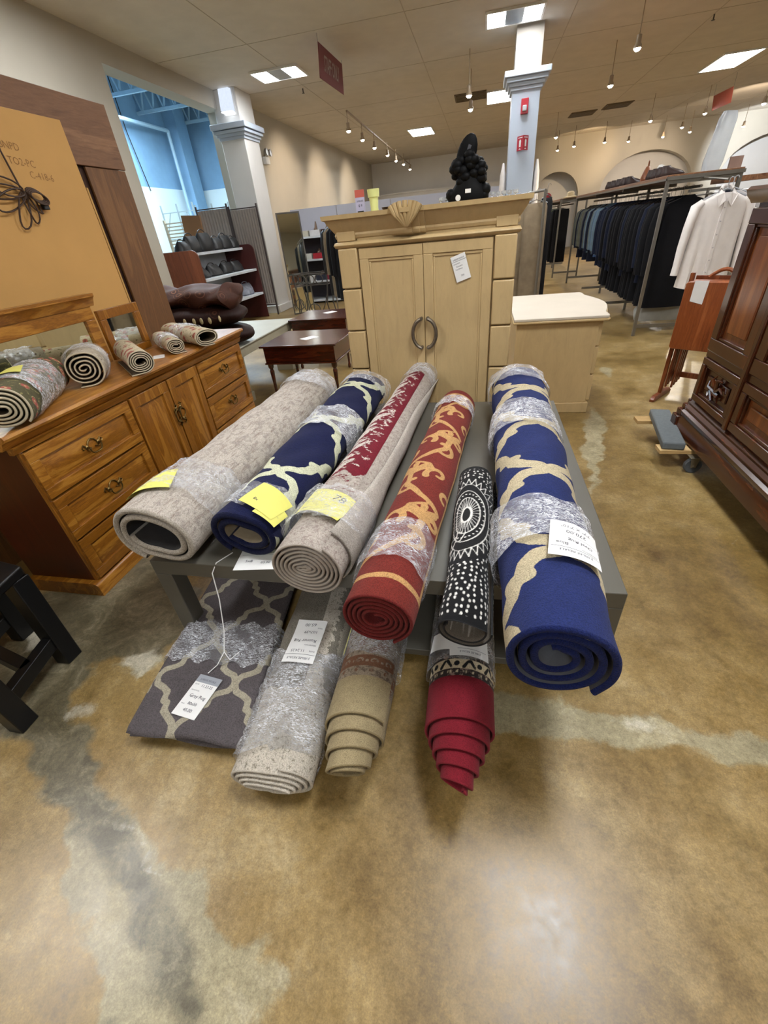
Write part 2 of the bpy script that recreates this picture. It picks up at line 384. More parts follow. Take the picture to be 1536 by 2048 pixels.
# arched niches: proud wall with arched cut-outs in front of the back plane
def arch_wall(x0, x1, arches, y0, y1, zt):
    m = MB(); e = sorted(arches); x = x0
    for cx, hw, zs, rise in e:
        m.box(x, cx - hw, y0, y1, 0, zt)
        n = 16; P = [(cx + hw * math.cos(PI - PI * k / n), zs + rise * math.sin(PI * k / n)) for k in range(n + 1)]
        for k in range(n): m.prism([P[k], P[k + 1], (P[k + 1][0], zt), (P[k][0], zt)], y0, y1, 'y')
        x = cx + hw
    m.box(x, x1, y0, y1, 0, zt); return m
struct('wall_back', b, M['wallw'])
aw = arch_wall(1.9, XR, [(3.05, .95, 1.9, .95), (6.6, 1.75, 2.0, 1.2), (11.2, 1.85, 2.1, 1.2)], YB - .8, YB - .45, HC)
struct('wall_niches', aw, M['wall'])
b = MB(); b.box(WX, 1.9, YB - .5, YB - .3, 0, 2.75); b.box(WX, 1.9, YB - .55, YB - .28, 2.75, 2.8); struct('wall_back_ledge', b, M['wallw'])
b = MB(); b.box(XR, XR + .2, YF, YB, 0, HC); struct('wall_right', b, M['wallw'])
b = MB(); b.box(WX - .3, XR, YF - .2, YF, 0, HC); struct('wall_front', b, M['wall'])
# back room seen through the opening
BX = -9.8
b = MB(); b.box(BX - .2, BX, 2, 18, 3.1, 6); b.box(BX, WX - .3, 17.0, 17.2, 3.1, 6); struct('wall_warehouse_upper', b, M['blue'])
b = MB(); b.box(BX - .2, BX + .01, 2, 18, 0, 3.1); b.box(BX, WX - .3, 16.98, 17.2, 0, 3.1); struct('wall_warehouse_lower', b, M['whitelow'])
b = MB(); b.box(BX, WX - .3, 2, 18, 5.5, 5.6); struct('ceiling_warehouse', b, M['steel_dark'])
b = MB(); b.box(BX, WX - .3, 1.8, 2, 0, 6); b.box(WX - .3, WX - .28, 2, 18, 4.0, 6); struct('wall_warehouse_front', b, M['whitelow'])
b = MB()
b.box(BX, BX + .4, 16.0, 16.6, 0, 5.5); struct('trim_2', b, M['blue'])
# roof joists in the back room
JN = ['first', 'second', 'third', 'fourth', 'fifth', 'farthest']
def joist(y, z, lab):
    m = MB(); x0, x1 = BX, WX - .32
    m.bar((x0, y, z), (x1, y, z), .1, .08); m.bar((x0, y, z - .55), (x1, y, z - .55), .08, .07); k = 12
    for i in range(k):
        xa = x0 + (x1 - x0) * i / k; xb = x0 + (x1 - x0) * (i + .5) / k; xc = x0 + (x1 - x0) * (i + 1) / k
        m.bar((xa, y, z), (xb, y, z - .55), .035); m.bar((xb, y, z - .55), (xc, y, z), .035)
    return m.item('roof_joist', M['trussp'], lab, 'roof beam', 'steel roof joists above the blue back room')
M['trussp'] = plain('pale_blue_steel', (150, 180, 200), .5, .05)
for i, y in enumerate((7.6, 9.4, 11.2, 13.0, 14.8, 16.6)): joist(y, 5.35, 'pale steel roof joist in the blue back room, %s from the near end' % JN[i])
m = MB(); m.tube([(BX + .3, 5, 4.5), (BX + .3, 15.6, 4.5)], .05); m.tube([(BX + .3, 15.6, 4.5), (BX + .3, 15.6, 0.1)], .05)
m.item('conduit_pipe', M['trussp'], 'pale blue pipe running along the blue block wall and turning down', 'pipe')
m = MB(); m.tube([(BX + .06, 13.9, 5.4), (BX + .06, 13.95, 4.3), (BX + .06, 14.2, 3.0)], .012, 6)
m.item('hanging_cable', M['black'], 'thin dark cable hanging down the blue block wall', 'cable')
# columns
def column(x0, x1, y0, y1, zc, cap_mat):
    m = MB(); m.box(x0, x1, y0, y1, 0, HC); m.box(x0 - .05, x1 + .05, y0 - .05, y1 + .05, 0, .16)
    return m
m = column(-5.32, -4.80, 10.6, 11.3, 3.4, None); struct('trim_3', m, M['wallw'], bevel=.01)
m = MB()
for k, (z, o) in enumerate(((3.24, .02), (3.29, .05), (3.34, .09), (3.4, .12))): m.box(-5.32 - o, -4.80 + o, 10.6 - o, 11.3 + o, z, z + (.05 if k < 3 else .09))
struct('trim_4', m, M['trimw'], bevel=.008)
# white column standing in the sales floor
CX0, CX1, CY0, CY1 = .40, .86, 10.2, 10.66
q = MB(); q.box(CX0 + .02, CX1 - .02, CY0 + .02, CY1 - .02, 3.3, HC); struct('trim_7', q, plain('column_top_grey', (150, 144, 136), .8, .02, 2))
m = MB(); m.box(CX0, CX1, CY0, CY1, 0, 3.3); m.box(CX0 - .04, CX1 + .04, CY0 - .04, CY1 + .04, 0, .16); struct('trim_5', m, M['trimw'], bevel=.01)
m = MB()
for z, o, h in ((3.22, .03, .05), (3.27, .06, .05), (3.32, .1, .06), (3.38, .14, .08)): m.box(CX0 - o, CX1 + o, CY0 - o, CY1 + o, z, z + h)
struct('trim_6', m, M['trimw'], bevel=.01)
# ------------------------------------------------------------------ ceiling lights
M['panel'] = emit('fluorescent_diffuser', (.96, .98, 1.0), PANEL_E)
M['frame'] = plain('white_light_frame', (225, 225, 222), .5)
M['louvre'] = plain('pale_blue_louvre', (150, 165, 180), .4, .03)
def troffer(x, y, w_, l_, lab, group, split=False):
    t = thing('ceiling_light', lab, 'ceiling light', (x, y, HC), group=group)
    m = MB(); o = .03
    for a in ((-w_ / 2 - o, w_ / 2 + o, -l_ / 2 - o, -l_ / 2), (-w_ / 2 - o, w_ / 2 + o, l_ / 2, l_ / 2 + o), (-w_ / 2 - o, -w_ / 2, -l_ / 2, l_ / 2), (w_ / 2, w_ / 2 + o, -l_ / 2, l_ / 2)): m.box(*a, -.03, -.001)
    m.build('frame', M['frame'], t, local=True)
    if split:
        for s in (-1, 1):
            m = MB(); m.box(s * w_ / 3 - w_ / 6 + .004, s * w_ / 3 + w_ / 6 - .004, -l_ / 2, l_ / 2, -.016, -.004); m.build('diffuser', M['panel'], t, local=True)
        m = MB(); m.box(-w_ / 6, w_ / 6, -l_ / 2, l_ / 2, -.02, -.004); m.build('louvre', M['louvre'], t, local=True)
    else:
        m = MB(); m.box(-w_ / 2, w_ / 2, -l_ / 2, l_ / 2, -.016, -.004); m.build('diffuser', M['panel'], t, local=True)
    return t
troffer(-3.75, 10.35, .85, .62, 'square ceiling light with a blue centre strip, left of the hanging red sign', None, True)
troffer(.35, 9.75, .80, .6, 'square blue striped ceiling light cut by the top edge above the white column', None, True)
troffer(.30, 15.0, .62, 1.3, 'bright ceiling light just behind the white column', None)
troffer(5.4, 15.1, .75, 1.4, 'bright ceiling light at the upper right, above the orange sign', None)
troffer(-2.08, 18.3, .72, 1.3, 'small far ceiling light over the middle of the shop', None)
for (x, y) in ((.75, 1.3), (-3.6, .6), (4.9, 1.2), (.5, 5.2), (-3.6, 5.4), (4.8, 6.4), (9.4, 6), (9.4, 14), (.5, -3)):
    troffer(x, y, .62, 1.22, 'ceiling light directly over the rugs and sales floor, outside the photo', 'ceiling lights overhead outside the frame')

# ------------------------------------------------------------------ rolled rugs
class Roll:
    """A carpet rolled up: local x right, z up, y from the near end to the far end. Origin at the bottom of the near end."""
    def __init__(s, name, label, cat, N_, F_, z0, rx, rz, L, th=.012, gap=.004, turns=3.5, phi0=-60, dirn=1, p=2.3, cone=0, tail=0, group=None, fx=1.0, fz=1.0, pitch=None, jit=.002, coneexp=1.0, sat=1.0, seed=0, rollang=0, cphase=0, droop=0):
        s.droop = droop
        N_ = Vector(N_); F_ = Vector(F_)
        d = F_ - N_; s.yaw = math.atan2(-d.x, d.y); s.pitch = pitch or 0
        s.L = L; s.rx, s.rz, s.th, s.gap, s.turns, s.p = rx, rz, th, gap, turns, p
        s.phi0 = math.radians(phi0); s.dir = dirn; s.cone = cone; s.tail = tail; s.fx, s.fz, s.jit, s.ce = fx, fz, jit, coneexp
        s.sat = sat; s.ph = seed * 1.7; s.ra = math.radians(rollang); s.cphase = cphase
        s.t = thing(name, label, cat, (N_.x, N_.y, z0), (s.pitch, 0, s.yaw), group)
        # arc length table round the outside, u = 0 at the top, positive to +x
        a = np.linspace(0, 2 * PI, 721); P = np.array([s.shape(PI / 2 - q, rx, rz) for q in a]); ds = np.hypot(*np.diff(P, axis=0).T)
        s.arc = np.concatenate([[0], np.cumsum(ds)]); s.aa = a; s.peri = s.arc[-1]
    def shape(s, phi, rx, rz):
        c, q = math.cos(phi), math.sin(phi)
        x = rx * math.copysign(abs(c) ** (2 / s.p), c); z = rz * math.copysign(abs(q) ** (2 / s.p), q)
        if s.ra: x, z = x * math.cos(s.ra) - z * math.sin(s.ra), x * math.sin(s.ra) + z * math.cos(s.ra)
        return (x, z)
    def place(s, x, y, z):
        t = max(0, min(1, y / s.L)); wx = 1 + (s.fx - 1) * t; wz = 1 + (s.fz - 1) * t
        q = s.jit * (math.sin(y * 9 + s.ph + math.atan2(z, x) * 2) + .6 * math.sin(y * 23 + s.ph * 2 + math.atan2(z, x) * 3))
        r = math.hypot(x, z) + 1e-6; k = 1 + q / r
        if s.droop and y < .15 and z > 0: z -= s.droop * (z / s.rz) * (1 - max(y, 0) / .15) ** 2 * (1.15 + .9 * x / s.rx)
        return (x * wx * k, y, s.rz * wz + z * wz * k)
    def surf(s, u, y, off):
        a = np.interp(u % s.peri, s.arc, s.aa); phi = PI / 2 - a
        x, z = s.shape(phi, s.rx, s.rz); x2, z2 = s.shape(phi - .02, s.rx, s.rz)
        tx, tz = x2 - x, z2 - z; l = math.hypot(tx, tz) or 1; nx, nz = -tz / l, tx / l
        if nx * x + nz * z < 0: nx, nz = -nx, -nz
        return s.place(x + nx * off, y, z + nz * off)
    def body(s, mats, pattern=None, fine=.008, uoff=0, yfine=None):
        """mats: pile, edge, backing"""
        per = 2 * PI; step_f = per / max(24, int(s.peri / fine)); th_ = []
        t = -0.0
        tmax = s.turns * per
        while t < per * 1.03: th_.append(t); t += step_f
        nf = len(th_)
        while t < tmax: th_.append(t); t += per / 44
        th_.append(tmax)
        C = []
        for q in th_:
            k = (s.th + s.gap) * q / per + s.th / 2
            rx, rz = s.rx - k, s.rz - k
            mn = min(rx, rz)
            if mn < .008: rx = max(rx, .008); rz = max(rz, .006)
            C.append(s.shape(s.phi0 + s.dir * q, rx, rz))
        pre = []
        if s.tail:
            # free flap leaves the roll along its tangent
            x0, z0 = C[0]; x1, z1 = C[1]; tx, tz = x0 - x1, z0 - z1; l = math.hypot(tx, tz); tx, tz = tx / l, tz / l
            kk = max(2, int(s.tail / .012))
            for i in range(kk, 0, -1):
                dd = s.tail * i / kk; zz = z0 + tz * dd
                pre.append((x0 + tx * dd, max(zz, -s.rz + s.th / 2)))
            C = pre + C; th_ = [-.001 * (len(pre) - i) for i in range(len(pre))] + th_; nf += len(pre)
        C = np.array(C); T = np.gradient(C, axis=0); T /= (np.linalg.norm(T, axis=1, keepdims=True) + 1e-9)
        Nn = np.stack([T[:, 1], -T[:, 0]], 1) * s.dir   # outward
        u = np.concatenate([[0], np.cumsum(np.linalg.norm(np.diff(C, axis=0), axis=1))])
        # u measured so that 0 is the top of the outer turn
        iu = int(np.argmax(C[len(pre):nf, 1])) + len(pre); u = (u - u[iu]) * (-s.dir) + uoff
        yn = np.array([-s.cone * min(1, max(0, q) / tmax / s.sat) ** s.ce * (1 + .12 * math.sin(q + s.cphase)) for q in th_])
        V = []; Fc = []; mi = []; PU = []
        def strip(idx, rows, side, m):
            b0 = len(V); n = len(idx)
            for i in idx:
                o = C[i] + Nn[i] * (s.th / 2) * side
                for r in rows:
                    y = yn[i] + (s.L - yn[i]) * r
                    V.append(s.place(o[0], y, o[1])); PU.append((u[i], y - yn[i]))
            R = len(rows)
            for a in range(n - 1):
                for c in range(R - 1):
                    q = (b0 + a * R + c, b0 + (a + 1) * R + c, b0 + (a + 1) * R + c + 1, b0 + a * R + c + 1)
                    Fc.append(q if side * s.dir < 0 else q[::-1]); mi.append(m)
        fr = list(np.linspace(0, 1, max(8, int(s.L / (yfine or fine)))))
        cr = [0, .03, .1, .3, 1] if not s.cone else list(np.linspace(0, .3, 30)) + [.6, 1]
        k = len(th_)
        strip(range(0, nf), fr, 1, 0)
        if nf < k: strip(range(nf - 1, k), cr, 1, 0)
        strip(range(0, k), [0, .02, .08, .25, .6, 1] if not s.cone else [0, .02, .06, .12, .25, .6, 1], -1, 2)
        for end in (0, 1):     # rounded edge
            b0 = len(V); prof = [(1, 0), (.8, .28), (.3, .45), (-.3, .45), (-.8, .28), (-1, 0)]
            for i in range(k):
                for a, f in prof:
                    o = C[i] + Nn[i] * s.th / 2 * a; y = (yn[i] - f * s.th * .9) if end == 0 else s.L + f * s.th * .9
                    V.append(s.place(o[0], y, o[1])); PU.append((u[i], 0.0 if end == 0 else s.L))
            for i in range(k - 1):
                for j in range(5):
                    q = (b0 + i * 6 + j, b0 + i * 6 + j + 1, b0 + (i + 1) * 6 + j + 1, b0 + (i + 1) * 6 + j)
                    Fc.append(q if (end == 0) == (s.dir > 0) else q[::-1]); mi.append(1)
        for i in (0, k - 1):   # flap edges
            b0 = len(V)
            for sd in (1, -1):
                o = C[i] + Nn[i] * s.th / 2 * sd
                for r in (0, .25, .5, .75, 1): y = yn[i] + (s.L - yn[i]) * r; V.append(s.place(o[0], y, o[1])); PU.append((u[i], y))
            for j in range(4): Fc.append((b0 + j, b0 + j + 1, b0 + 5 + j + 1, b0 + 5 + j)); mi.append(1)
        m = MB(); m.v = V; m.f = Fc; m.m = mi
        o = m.build('carpet', mats, s.t, local=True, smooth=60)
        PU = np.array(PU, np.float32); me = o.data
        at = me.attributes.new('uvp', 'FLOAT_VECTOR', 'POINT'); at.data.foreach_set('vector', np.concatenate([PU, np.zeros((len(PU), 1), np.float32)], 1).ravel())
        if pattern is not None: set_pat(me, np.stack(pattern(PU[:, 0], PU[:, 1]), 1).astype(np.float32))
        s.o = o; return s
    def wrap(s, y0, y1, mat, off=.005, wr=.0025, seed=0, u0=None, u1=None, name='plastic_wrap'):
        rnd = random.Random(seed); ph = [rnd.uniform(0, 6) for _ in range(8)]
        n = max(30, int(s.peri / .012)); k = max(4, int((y1 - y0) / .012)); V = []; Fc = []
        for i in range(n):
            u = s.peri * i / n if u0 is None else u0 + (u1 - u0) * i / (n - 1)
            e0 = .012 * math.sin(u * 19 + ph[0]) + .007 * math.sin(u * 47 + ph[1]); e1 = .012 * math.sin(u * 17 + ph[2]) + .006 * math.sin(u * 53 + ph[3])
            for j in range(k + 1):
                y = y0 + e0 + (y1 + e1 - y0 - e0) * j / k
                w_ = wr * (math.sin(y * 160 + u * 23 + ph[4]) + math.sin(y * 90 - u * 31 + ph[5]) + .6 * math.sin(y * 260 + u * 70 + ph[6]))
                V.append(s.surf(u, y, off + w_))
        for i in range(n if u0 is None else n - 1):
            for j in range(k): a = i * (k + 1) + j; b_ = ((i + 1) % n) * (k + 1) + j; Fc.append((a, a + 1, b_ + 1, b_))
        m = MB(); m.add(V, Fc); o = m.build(name, mat, s.t, local=True, smooth=80); return o
    def sheet(s, uc, yc, w_, h, ang, mat, off=.009, name='paper_note', lift=0, n=10, texts=(), ink=None, lines=(), bandy=None, band=None):
        """paper lying on the roll, its own x to the right of the writing"""
        a = math.radians(ang); ca, sa = math.cos(a), math.sin(a)
        def mp(x, y, o):
            u = uc + x * ca - y * sa; yy = yc + x * sa + y * ca
            return s.surf(u, yy, off + o + lift * max(0, (abs(y) / h)) ** 2)
        V = []; Fc = []
        for lay in (0, .0008):
            for i in range(n + 1):
                for j in range(n + 1): V.append(mp((i / n - .5) * w_, (j / n - .5) * h, lay))
        K = (n + 1) ** 2
        for i in range(n):
            for j in range(n):
                q = i * (n + 1) + j; Fc += [(q + 1, q + n + 2, q + n + 1, q), (K + q, K + q + n + 1, K + q + n + 2, K + q + 1)]
        m = MB(); m.add(V, Fc); o = m.build(name, mat, s.t, local=True, smooth=80)
        if texts or lines:
            m = MB()
            for txt, x, y, size in texts:
                vs, fs = text_mesh(txt)
                m.add([mp(x + p * size, y + q * size, .0018) for p, q in vs], fs)
            for x0, x1, y, t_ in lines:
                k = 8; vs = []
                for i in range(k + 1):
                    x = x0 + (x1 - x0) * i / k; vs += [mp(x, y - t_ / 2, .0018), mp(x, y + t_ / 2, .0018)]
                m.add(vs, [(2 * i, 2 * i + 2, 2 * i + 3, 2 * i + 1) for i in range(k)])
            q = m.build('writing', ink, o, local=True, smooth=0)
        return o
# ---- pattern helpers: every function returns signed distance, positive inside
def strokes(U, V, segs):
    """segs: (x0,y0,r0,x1,y1,r1)"""
    d = np.full(U.shape, -1.0, np.float32)
    for ax, ay, ra, bx, by, rb in segs:
        m_ = max(ra, rb) + .02
        k = (U > min(ax, bx) - m_) & (U < max(ax, bx) + m_) & (V > min(ay, by) - m_) & (V < max(ay, by) + m_)
        if not k.any(): continue
        u, v = U[k], V[k]; ex, ey = bx - ax, by - ay
        t = np.clip(((u - ax) * ex + (v - ay) * ey) / (ex * ex + ey * ey + 1e-12), 0, 1)
        d[k] = np.maximum(d[k], ra + (rb - ra) * t - np.hypot(u - ax - t * ex, v - ay - t * ey))
    return d
def poly(pts, r0, r1=None):
    r1 = r0 if r1 is None else r1; n = len(pts) - 1
    return [(*pts[i], r0 + (r1 - r0) * i / n, *pts[i + 1], r0 + (r1 - r0) * (i + 1) / n) for i in range(n)]
def curl(cx, cy, r, a0, turns, w0, w1, sgn=1, n=22, shrink=.22):
    pts = []
    for i in range(n + 1):
        t = i / n; a = a0 + sgn * turns * 2 * PI * t; q = r * (1 - (1 - shrink) * t); pts.append((cx + q * math.cos(a), cy + q * math.sin(a)))
    return poly(pts, w0, w1)
TRE = [(0, 0), (.10, .10), (.28, .15), (.40, .28), (.44, .42), (.40, .46), (.60, .54), (.56, .58), (.60, .72), (.72, .85), (.9, .9), (1, 1)]
def trellis(PU_, PV, w_, u0=0, v0=0, shape=TRE, sk=0.0):
    def f(U, V):
        a = np.abs(((U + sk * V - u0) / (PU_ / 2)) % 2); b_ = ((V - v0) / (PV / 2)) % 2
        a = np.where(a > 1, 2 - a, a); b2 = np.where(b_ > 1, 2 - b_, b_)
        segs = []
        for off in ((0, 0), (1, 1)):
            for flip in (0, 1):
                pass
        A = a * PU_ / 2; B = b2 * PV / 2
        for q in (0,):
            P = [(x * PU_ / 2, y * PV / 2) for x, y in shape]; segs += poly(P, w_)
        return strokes(A.astype(np.float32), B.astype(np.float32), segs)
    return f
def zero(U): return np.full(U.shape, -1.0, np.float32)
def floral(U, V, seed, dens=.05, leaf=(.008, .022), fl_=(.012, .022), vmin=0.0, umin=-.5, umax=.6, vmax=2.2):
    rnd = random.Random(seed); L1 = []; L2 = []; L3 = []
    nu = int((umax - umin) / dens); nv = int((vmax - vmin) / dens)
    for i in range(nu):
        for j in range(nv):
            cx = umin + (i + rnd.random()) * dens; cy = vmin + (j + rnd.random()) * dens; a = rnd.uniform(0, 6.28); k = rnd.random()
            if k < .3:
                r = rnd.uniform(*fl_)
                for q in range(5): b_ = a + q * 1.257; x, y = cx + r * .6 * math.cos(b_), cy + r * .6 * math.sin(b_); L2.append((x, y, r * .42, x + .001, y, r * .42))
                L3.append((cx, cy, r * .3, cx + .001, cy, r * .3)); L3 += curl(cx, cy, r * 1.15, a, .6, .0016, .0012, n=8, shrink=.9)
            elif k < .75:
                l = rnd.uniform(*leaf) * 1.6; L1 += poly([(cx, cy), (cx + l * .5 * math.cos(a), cy + l * .5 * math.sin(a)), (cx + l * math.cos(a + .3), cy + l * math.sin(a + .3))], .0045, .001)
            else: L1 += curl(cx, cy, rnd.uniform(*leaf), a, .7, .0022, .001, 1, 10)
    return strokes(U, V, L1), strokes(U, V, L2), strokes(U, V, L3)

# ---- shared materials
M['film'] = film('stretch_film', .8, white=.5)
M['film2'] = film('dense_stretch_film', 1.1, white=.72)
M['yellow'] = plain('yellow_paper', (216, 212, 108), .7, .03, 30)
M['paper'] = plain('white_paper', (232, 232, 230), .7, .02, 30)
M['ink'] = plain('blue_grey_ink', (70, 72, 84), .7)
M['inkl'] = plain('pale_grey_ink', (150, 152, 160), .7)
M['band'] = plain('grey_tag_header', (150, 154, 162), .6)
ZT = .45   # top of the grey display table
# 1 grey heather rug at the left corner
M['r1'] = pile('heather_pile', (196, 187, 176), mottle=.05, streak=((140, 122, 110), (60, 9, 1), .50, .66), speck=[((165, 155, 146), 30, .5, .62)], fuzz=0)
M['r1e'] = pile('heather_edge', (186, 177, 164), mottle=.12, bump=1.2)
M['back_dark'] = plain('dark_rug_backing', (52, 50, 50), .9, .15, 30, .4, 300)
M['back_beige'] = plain('beige_rug_backing', (160, 146, 122), .9, .12, 30, .4, 300)
M['back_grey'] = plain('grey_rug_backing', (104, 106, 112), .9, .12, 30, .4, 300)
TAG = dict(ink=M['ink'])
ZR = ZT + .004
r1 = Roll('rolled_rug', 'thick grey heather rug roll with a hollow core, at the left corner of the table', 'rug', (-1.190, 1.085, 0), (-1.11, 2.75, 0), ZR, .181, .140, 1.68, th=.024, gap=.006, turns=2.15, phi0=-110, dirn=-1, p=2.25, fx=.95, fz=1.0, jit=.004, rollang=-10, seed=1)
r1.body((M['r1'], M['r1e'], M['back_dark']), fine=.012)
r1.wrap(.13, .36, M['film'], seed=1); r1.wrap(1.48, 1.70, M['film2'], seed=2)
r1.sheet(-.115, .17, .13, .19, -72, M['yellow'], off=.004); 
# 2 navy trellis rug
M['r2'] = pile('navy_trellis_pile', (17, 24, 66), [((214, 216, 186),)], .12)
M['r2e'] = pile('navy_edge', (14, 20, 56), (), .15, bump=1.3)
r2 = Roll('rolled_rug', 'navy rug roll with cream trellis and yellow note, second from left on the table', 'rug', (-.852, 1.155, 0), (-.755, 2.78, 0), ZR, .148, .112, 1.66, th=.026, gap=.004, turns=2.1, phi0=-120, dirn=-1, p=2.2, jit=.004, seed=2, fx=1.08, fz=1.1, rollang=-8)
t2 = trellis(.50, .56, .019, u0=.03, v0=.33)
r2.body((M['r2'], M['r2e'], M['back_beige']), lambda U, V: (t2(U, V), zero(U), zero(U)), fine=.007)
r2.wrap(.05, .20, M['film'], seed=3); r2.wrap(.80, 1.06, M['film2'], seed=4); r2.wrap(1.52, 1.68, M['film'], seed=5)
r2.sheet(.055, .10, .15, .14, -14, M['yellow'], name='paper_note', texts=[('8x', -.03, -.03, .02)], off=.010, **TAG); r2.sheet(.095, .055, .10, .10, -10, M['yellow'], off=.0075, name='paper_note')
# 3 beige and wine damask rug
M['r3'] = pile('damask_pile', (186, 176, 166), [((116, 20, 38), .05, 60), ((214, 206, 196), .03, 95), ((112, 22, 38), .012, 150)], .14, speck=[((158, 144, 136), 70, .5, .6)], ns=320)
M['r3e'] = plain('beige_bound_edge', (168, 158, 148), .85, .06, 60, .6, 400)
def pat3(U, V):
    # wine field with feathered cream leaves, border of plain beige at the near end
    red = np.minimum(V - .50, 2.02 - V) + .02 * np.sin(U * 60); red = np.minimum(red, .165 - np.abs(U - .045 - .05 * np.sin(V * 5.2)) )
    lf = []
    for k in range(9):
        cy = .55 + k * .19; lf.append((-.12, cy, .055, -.02 + .02 * (k % 2), cy + .07, .012)); lf.append((-.20, cy + .08, .05, -.05, cy + .12, .02))
    a = strokes(U, V, lf)
    ln = []
    for k in range(14):
        cy = .42 + k * .135
        ln += curl(-.05 + .03 * (k % 3), cy, .06, .4, .5, .004, .002); ln += poly([(-.16, cy), (-.08, cy + .05), (.03, cy + .06)], .004, .002)
    ln += poly([(-.16, .20), (-.09, .245), (-.03, .25)], .006, .005) + curl(-.02, .235, .018, 1.6, .75, .006, .004)
    rnd = random.Random(3)
    for k in range(520):
        u = rnd.uniform(-.20, .06); v = rnd.uniform(.42, 2.1); a_ = rnd.uniform(.2, 1.2); l = rnd.uniform(.008, .022)
        ln.append((u, v, .0028, u + l * math.cos(a_), v + l * math.sin(a_), .0008))
    for k in range(150):
        u = rnd.uniform(-.03, .10); v = rnd.uniform(.50, 2.1); a_ = rnd.uniform(1.9, 3.0); l = rnd.uniform(.02, .05)
        lf.append((u - .05, v, .005, u - .05 + l * math.cos(a_), v + l * math.sin(a_), .002))
    a = strokes(U, V, lf)
    ln += poly([(-.05, .36), (0, .385), (.05, .37), (.1, .385)], .003, .003)
    return red, a, strokes(U, V, ln)
r3 = Roll('rolled_rug', 'long beige rug roll with wine red damask and a tight beige spiral end', 'rug', (-.545, .99, 0), (-.41, 3.13, 0), ZR, .137, .116, 2.15, th=.009, gap=.0062, turns=7.6, phi0=55, dirn=-1, p=2.02, fx=.80, fz=.84, jit=.003, seed=3)
r3.body((M['r3'], M['r3e'], M['r3e']), pat3, fine=.008)
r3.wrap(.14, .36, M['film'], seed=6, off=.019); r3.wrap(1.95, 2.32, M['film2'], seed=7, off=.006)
M['r3s'] = pile('beige_selvage', (188, 180, 170), (), .1)
r3.sheet(.0, .24, .205, .15, -16, M['yellow'], off=.012, texts=[('78', .04, .03, .05), ('~', -.05, -.055, .04)], **TAG)
# loose outer selvage of the damask rug folded over its right side
def selvage(R, prof, th, mat, name='selvage'):
    m = MB(); V = []; Fc = []; n = len(prof[0][1])
    for y, row in prof:
        for (u, o) in row: V.append(R.surf(u, y, o))
    for i in range(len(prof) - 1):
        for j in range(n - 1): a = i * n + j; Fc.append((a, a + 1, a + n + 1, a + n))
    m.add(V, Fc); o = m.build(name, mat, R.t, local=True, smooth=80)
    q = o.modifiers.new('s', 'SOLIDIFY'); q.thickness = th; q.offset = 0; return o
selvage(r3, [(y, [(u0 + k * (.30 - u0) / 8, .006 + (.010 if k == 0 else .008 if k == 1 else .004)) for k in range(9)]) for y, u0 in [(.07 + .185 * i, .075 + .02 * math.sin(i * .6) + .012 * i) for i in range(13)]], .007, M['r3s'])
# 4 rust red rug with golden scrolls
M['r4'] = pile('rust_scroll_pile', (118, 42, 34), [((196, 152, 98), .004, 140), ((196, 152, 98), .004, 140), ((150, 46, 38), .004, 140)], .1)
M['r4e'] = pile('rust_bound_edge', (118, 38, 36), (), .1, bump=1.0, ns=400)
def pat4(U, V):
    s = []
    for k, (vy, fl2) in enumerate(((.30, 1), (.62, -1), (.95, 1), (1.28, -1), (1.55, 1))):
        f = fl2
        s += poly([(-.11 * f, vy - .14), (-.02 * f, vy - .08), (.05 * f, vy), (.06 * f, vy + .1)], .010, .013)
        s += curl(.045 * f, vy - .02, .060, 1.8 if f > 0 else 1.3, .8, .012, .007, -f)
        s += curl(-.055 * f, vy + .09, .050, -.6 if f > 0 else 3.7, .85, .013, .006, f)
        s += curl(.115 * f, vy + .12, .045, 2.6, .7, .010, .006, f)
        s += curl(-.125 * f, vy - .03, .05, .5, .7, .011, .006, -f)
        for a in (-1.0, -.5, 0, .5, 1.0):
            s += poly([(.05 * f, vy + .10), (.05 * f + .055 * math.sin(a), vy + .10 + .055 * math.cos(a)), (.05 * f + .085 * math.sin(a * 1.25), vy + .10 + .075 * math.cos(a * 1.25))], .008, .014)
        s += poly([(-.03 * f, vy + .12), (.01, vy + .17), (.06 * f, vy + .2)], .012, .004)
    s = [(a1, b1, c1 * 1.1, d1, e1, f1 * 1.1) for a1, b1, c1, d1, e1, f1 in s]; g_ = strokes(U, V, s); g_ = np.where((V > .13) & (V < 1.66), g_, -1)
    bd = np.maximum(.011 - np.abs(V - .085 - .004 * np.sin(U * 40)), .008 - np.abs(V - 1.66)); 
    bd = np.maximum(bd, .010 - np.abs(U - .155)) ; bd = np.where(V < .07, -1, bd)
    return g_, bd, zero(U)
r4 = Roll('rolled_rug', 'rust red rug roll with golden scroll pattern and a red bound spiral end', 'rug', (-.264, .81, 0), (-.115, 2.52, 0), ZR, .112, .105, 1.72, th=.010, gap=.0048, turns=5.4, phi0=-48, dirn=1, p=2.02, tail=.03, jit=.002, seed=4, fx=.98, fz=1.0)
r4.body((M['r4'], M['r4e'], M['r4e']), pat4, fine=.006)
r4.wrap(.155, .36, M['film'], seed=8); r4.wrap(1.50, 1.62, M['film2'], seed=9)
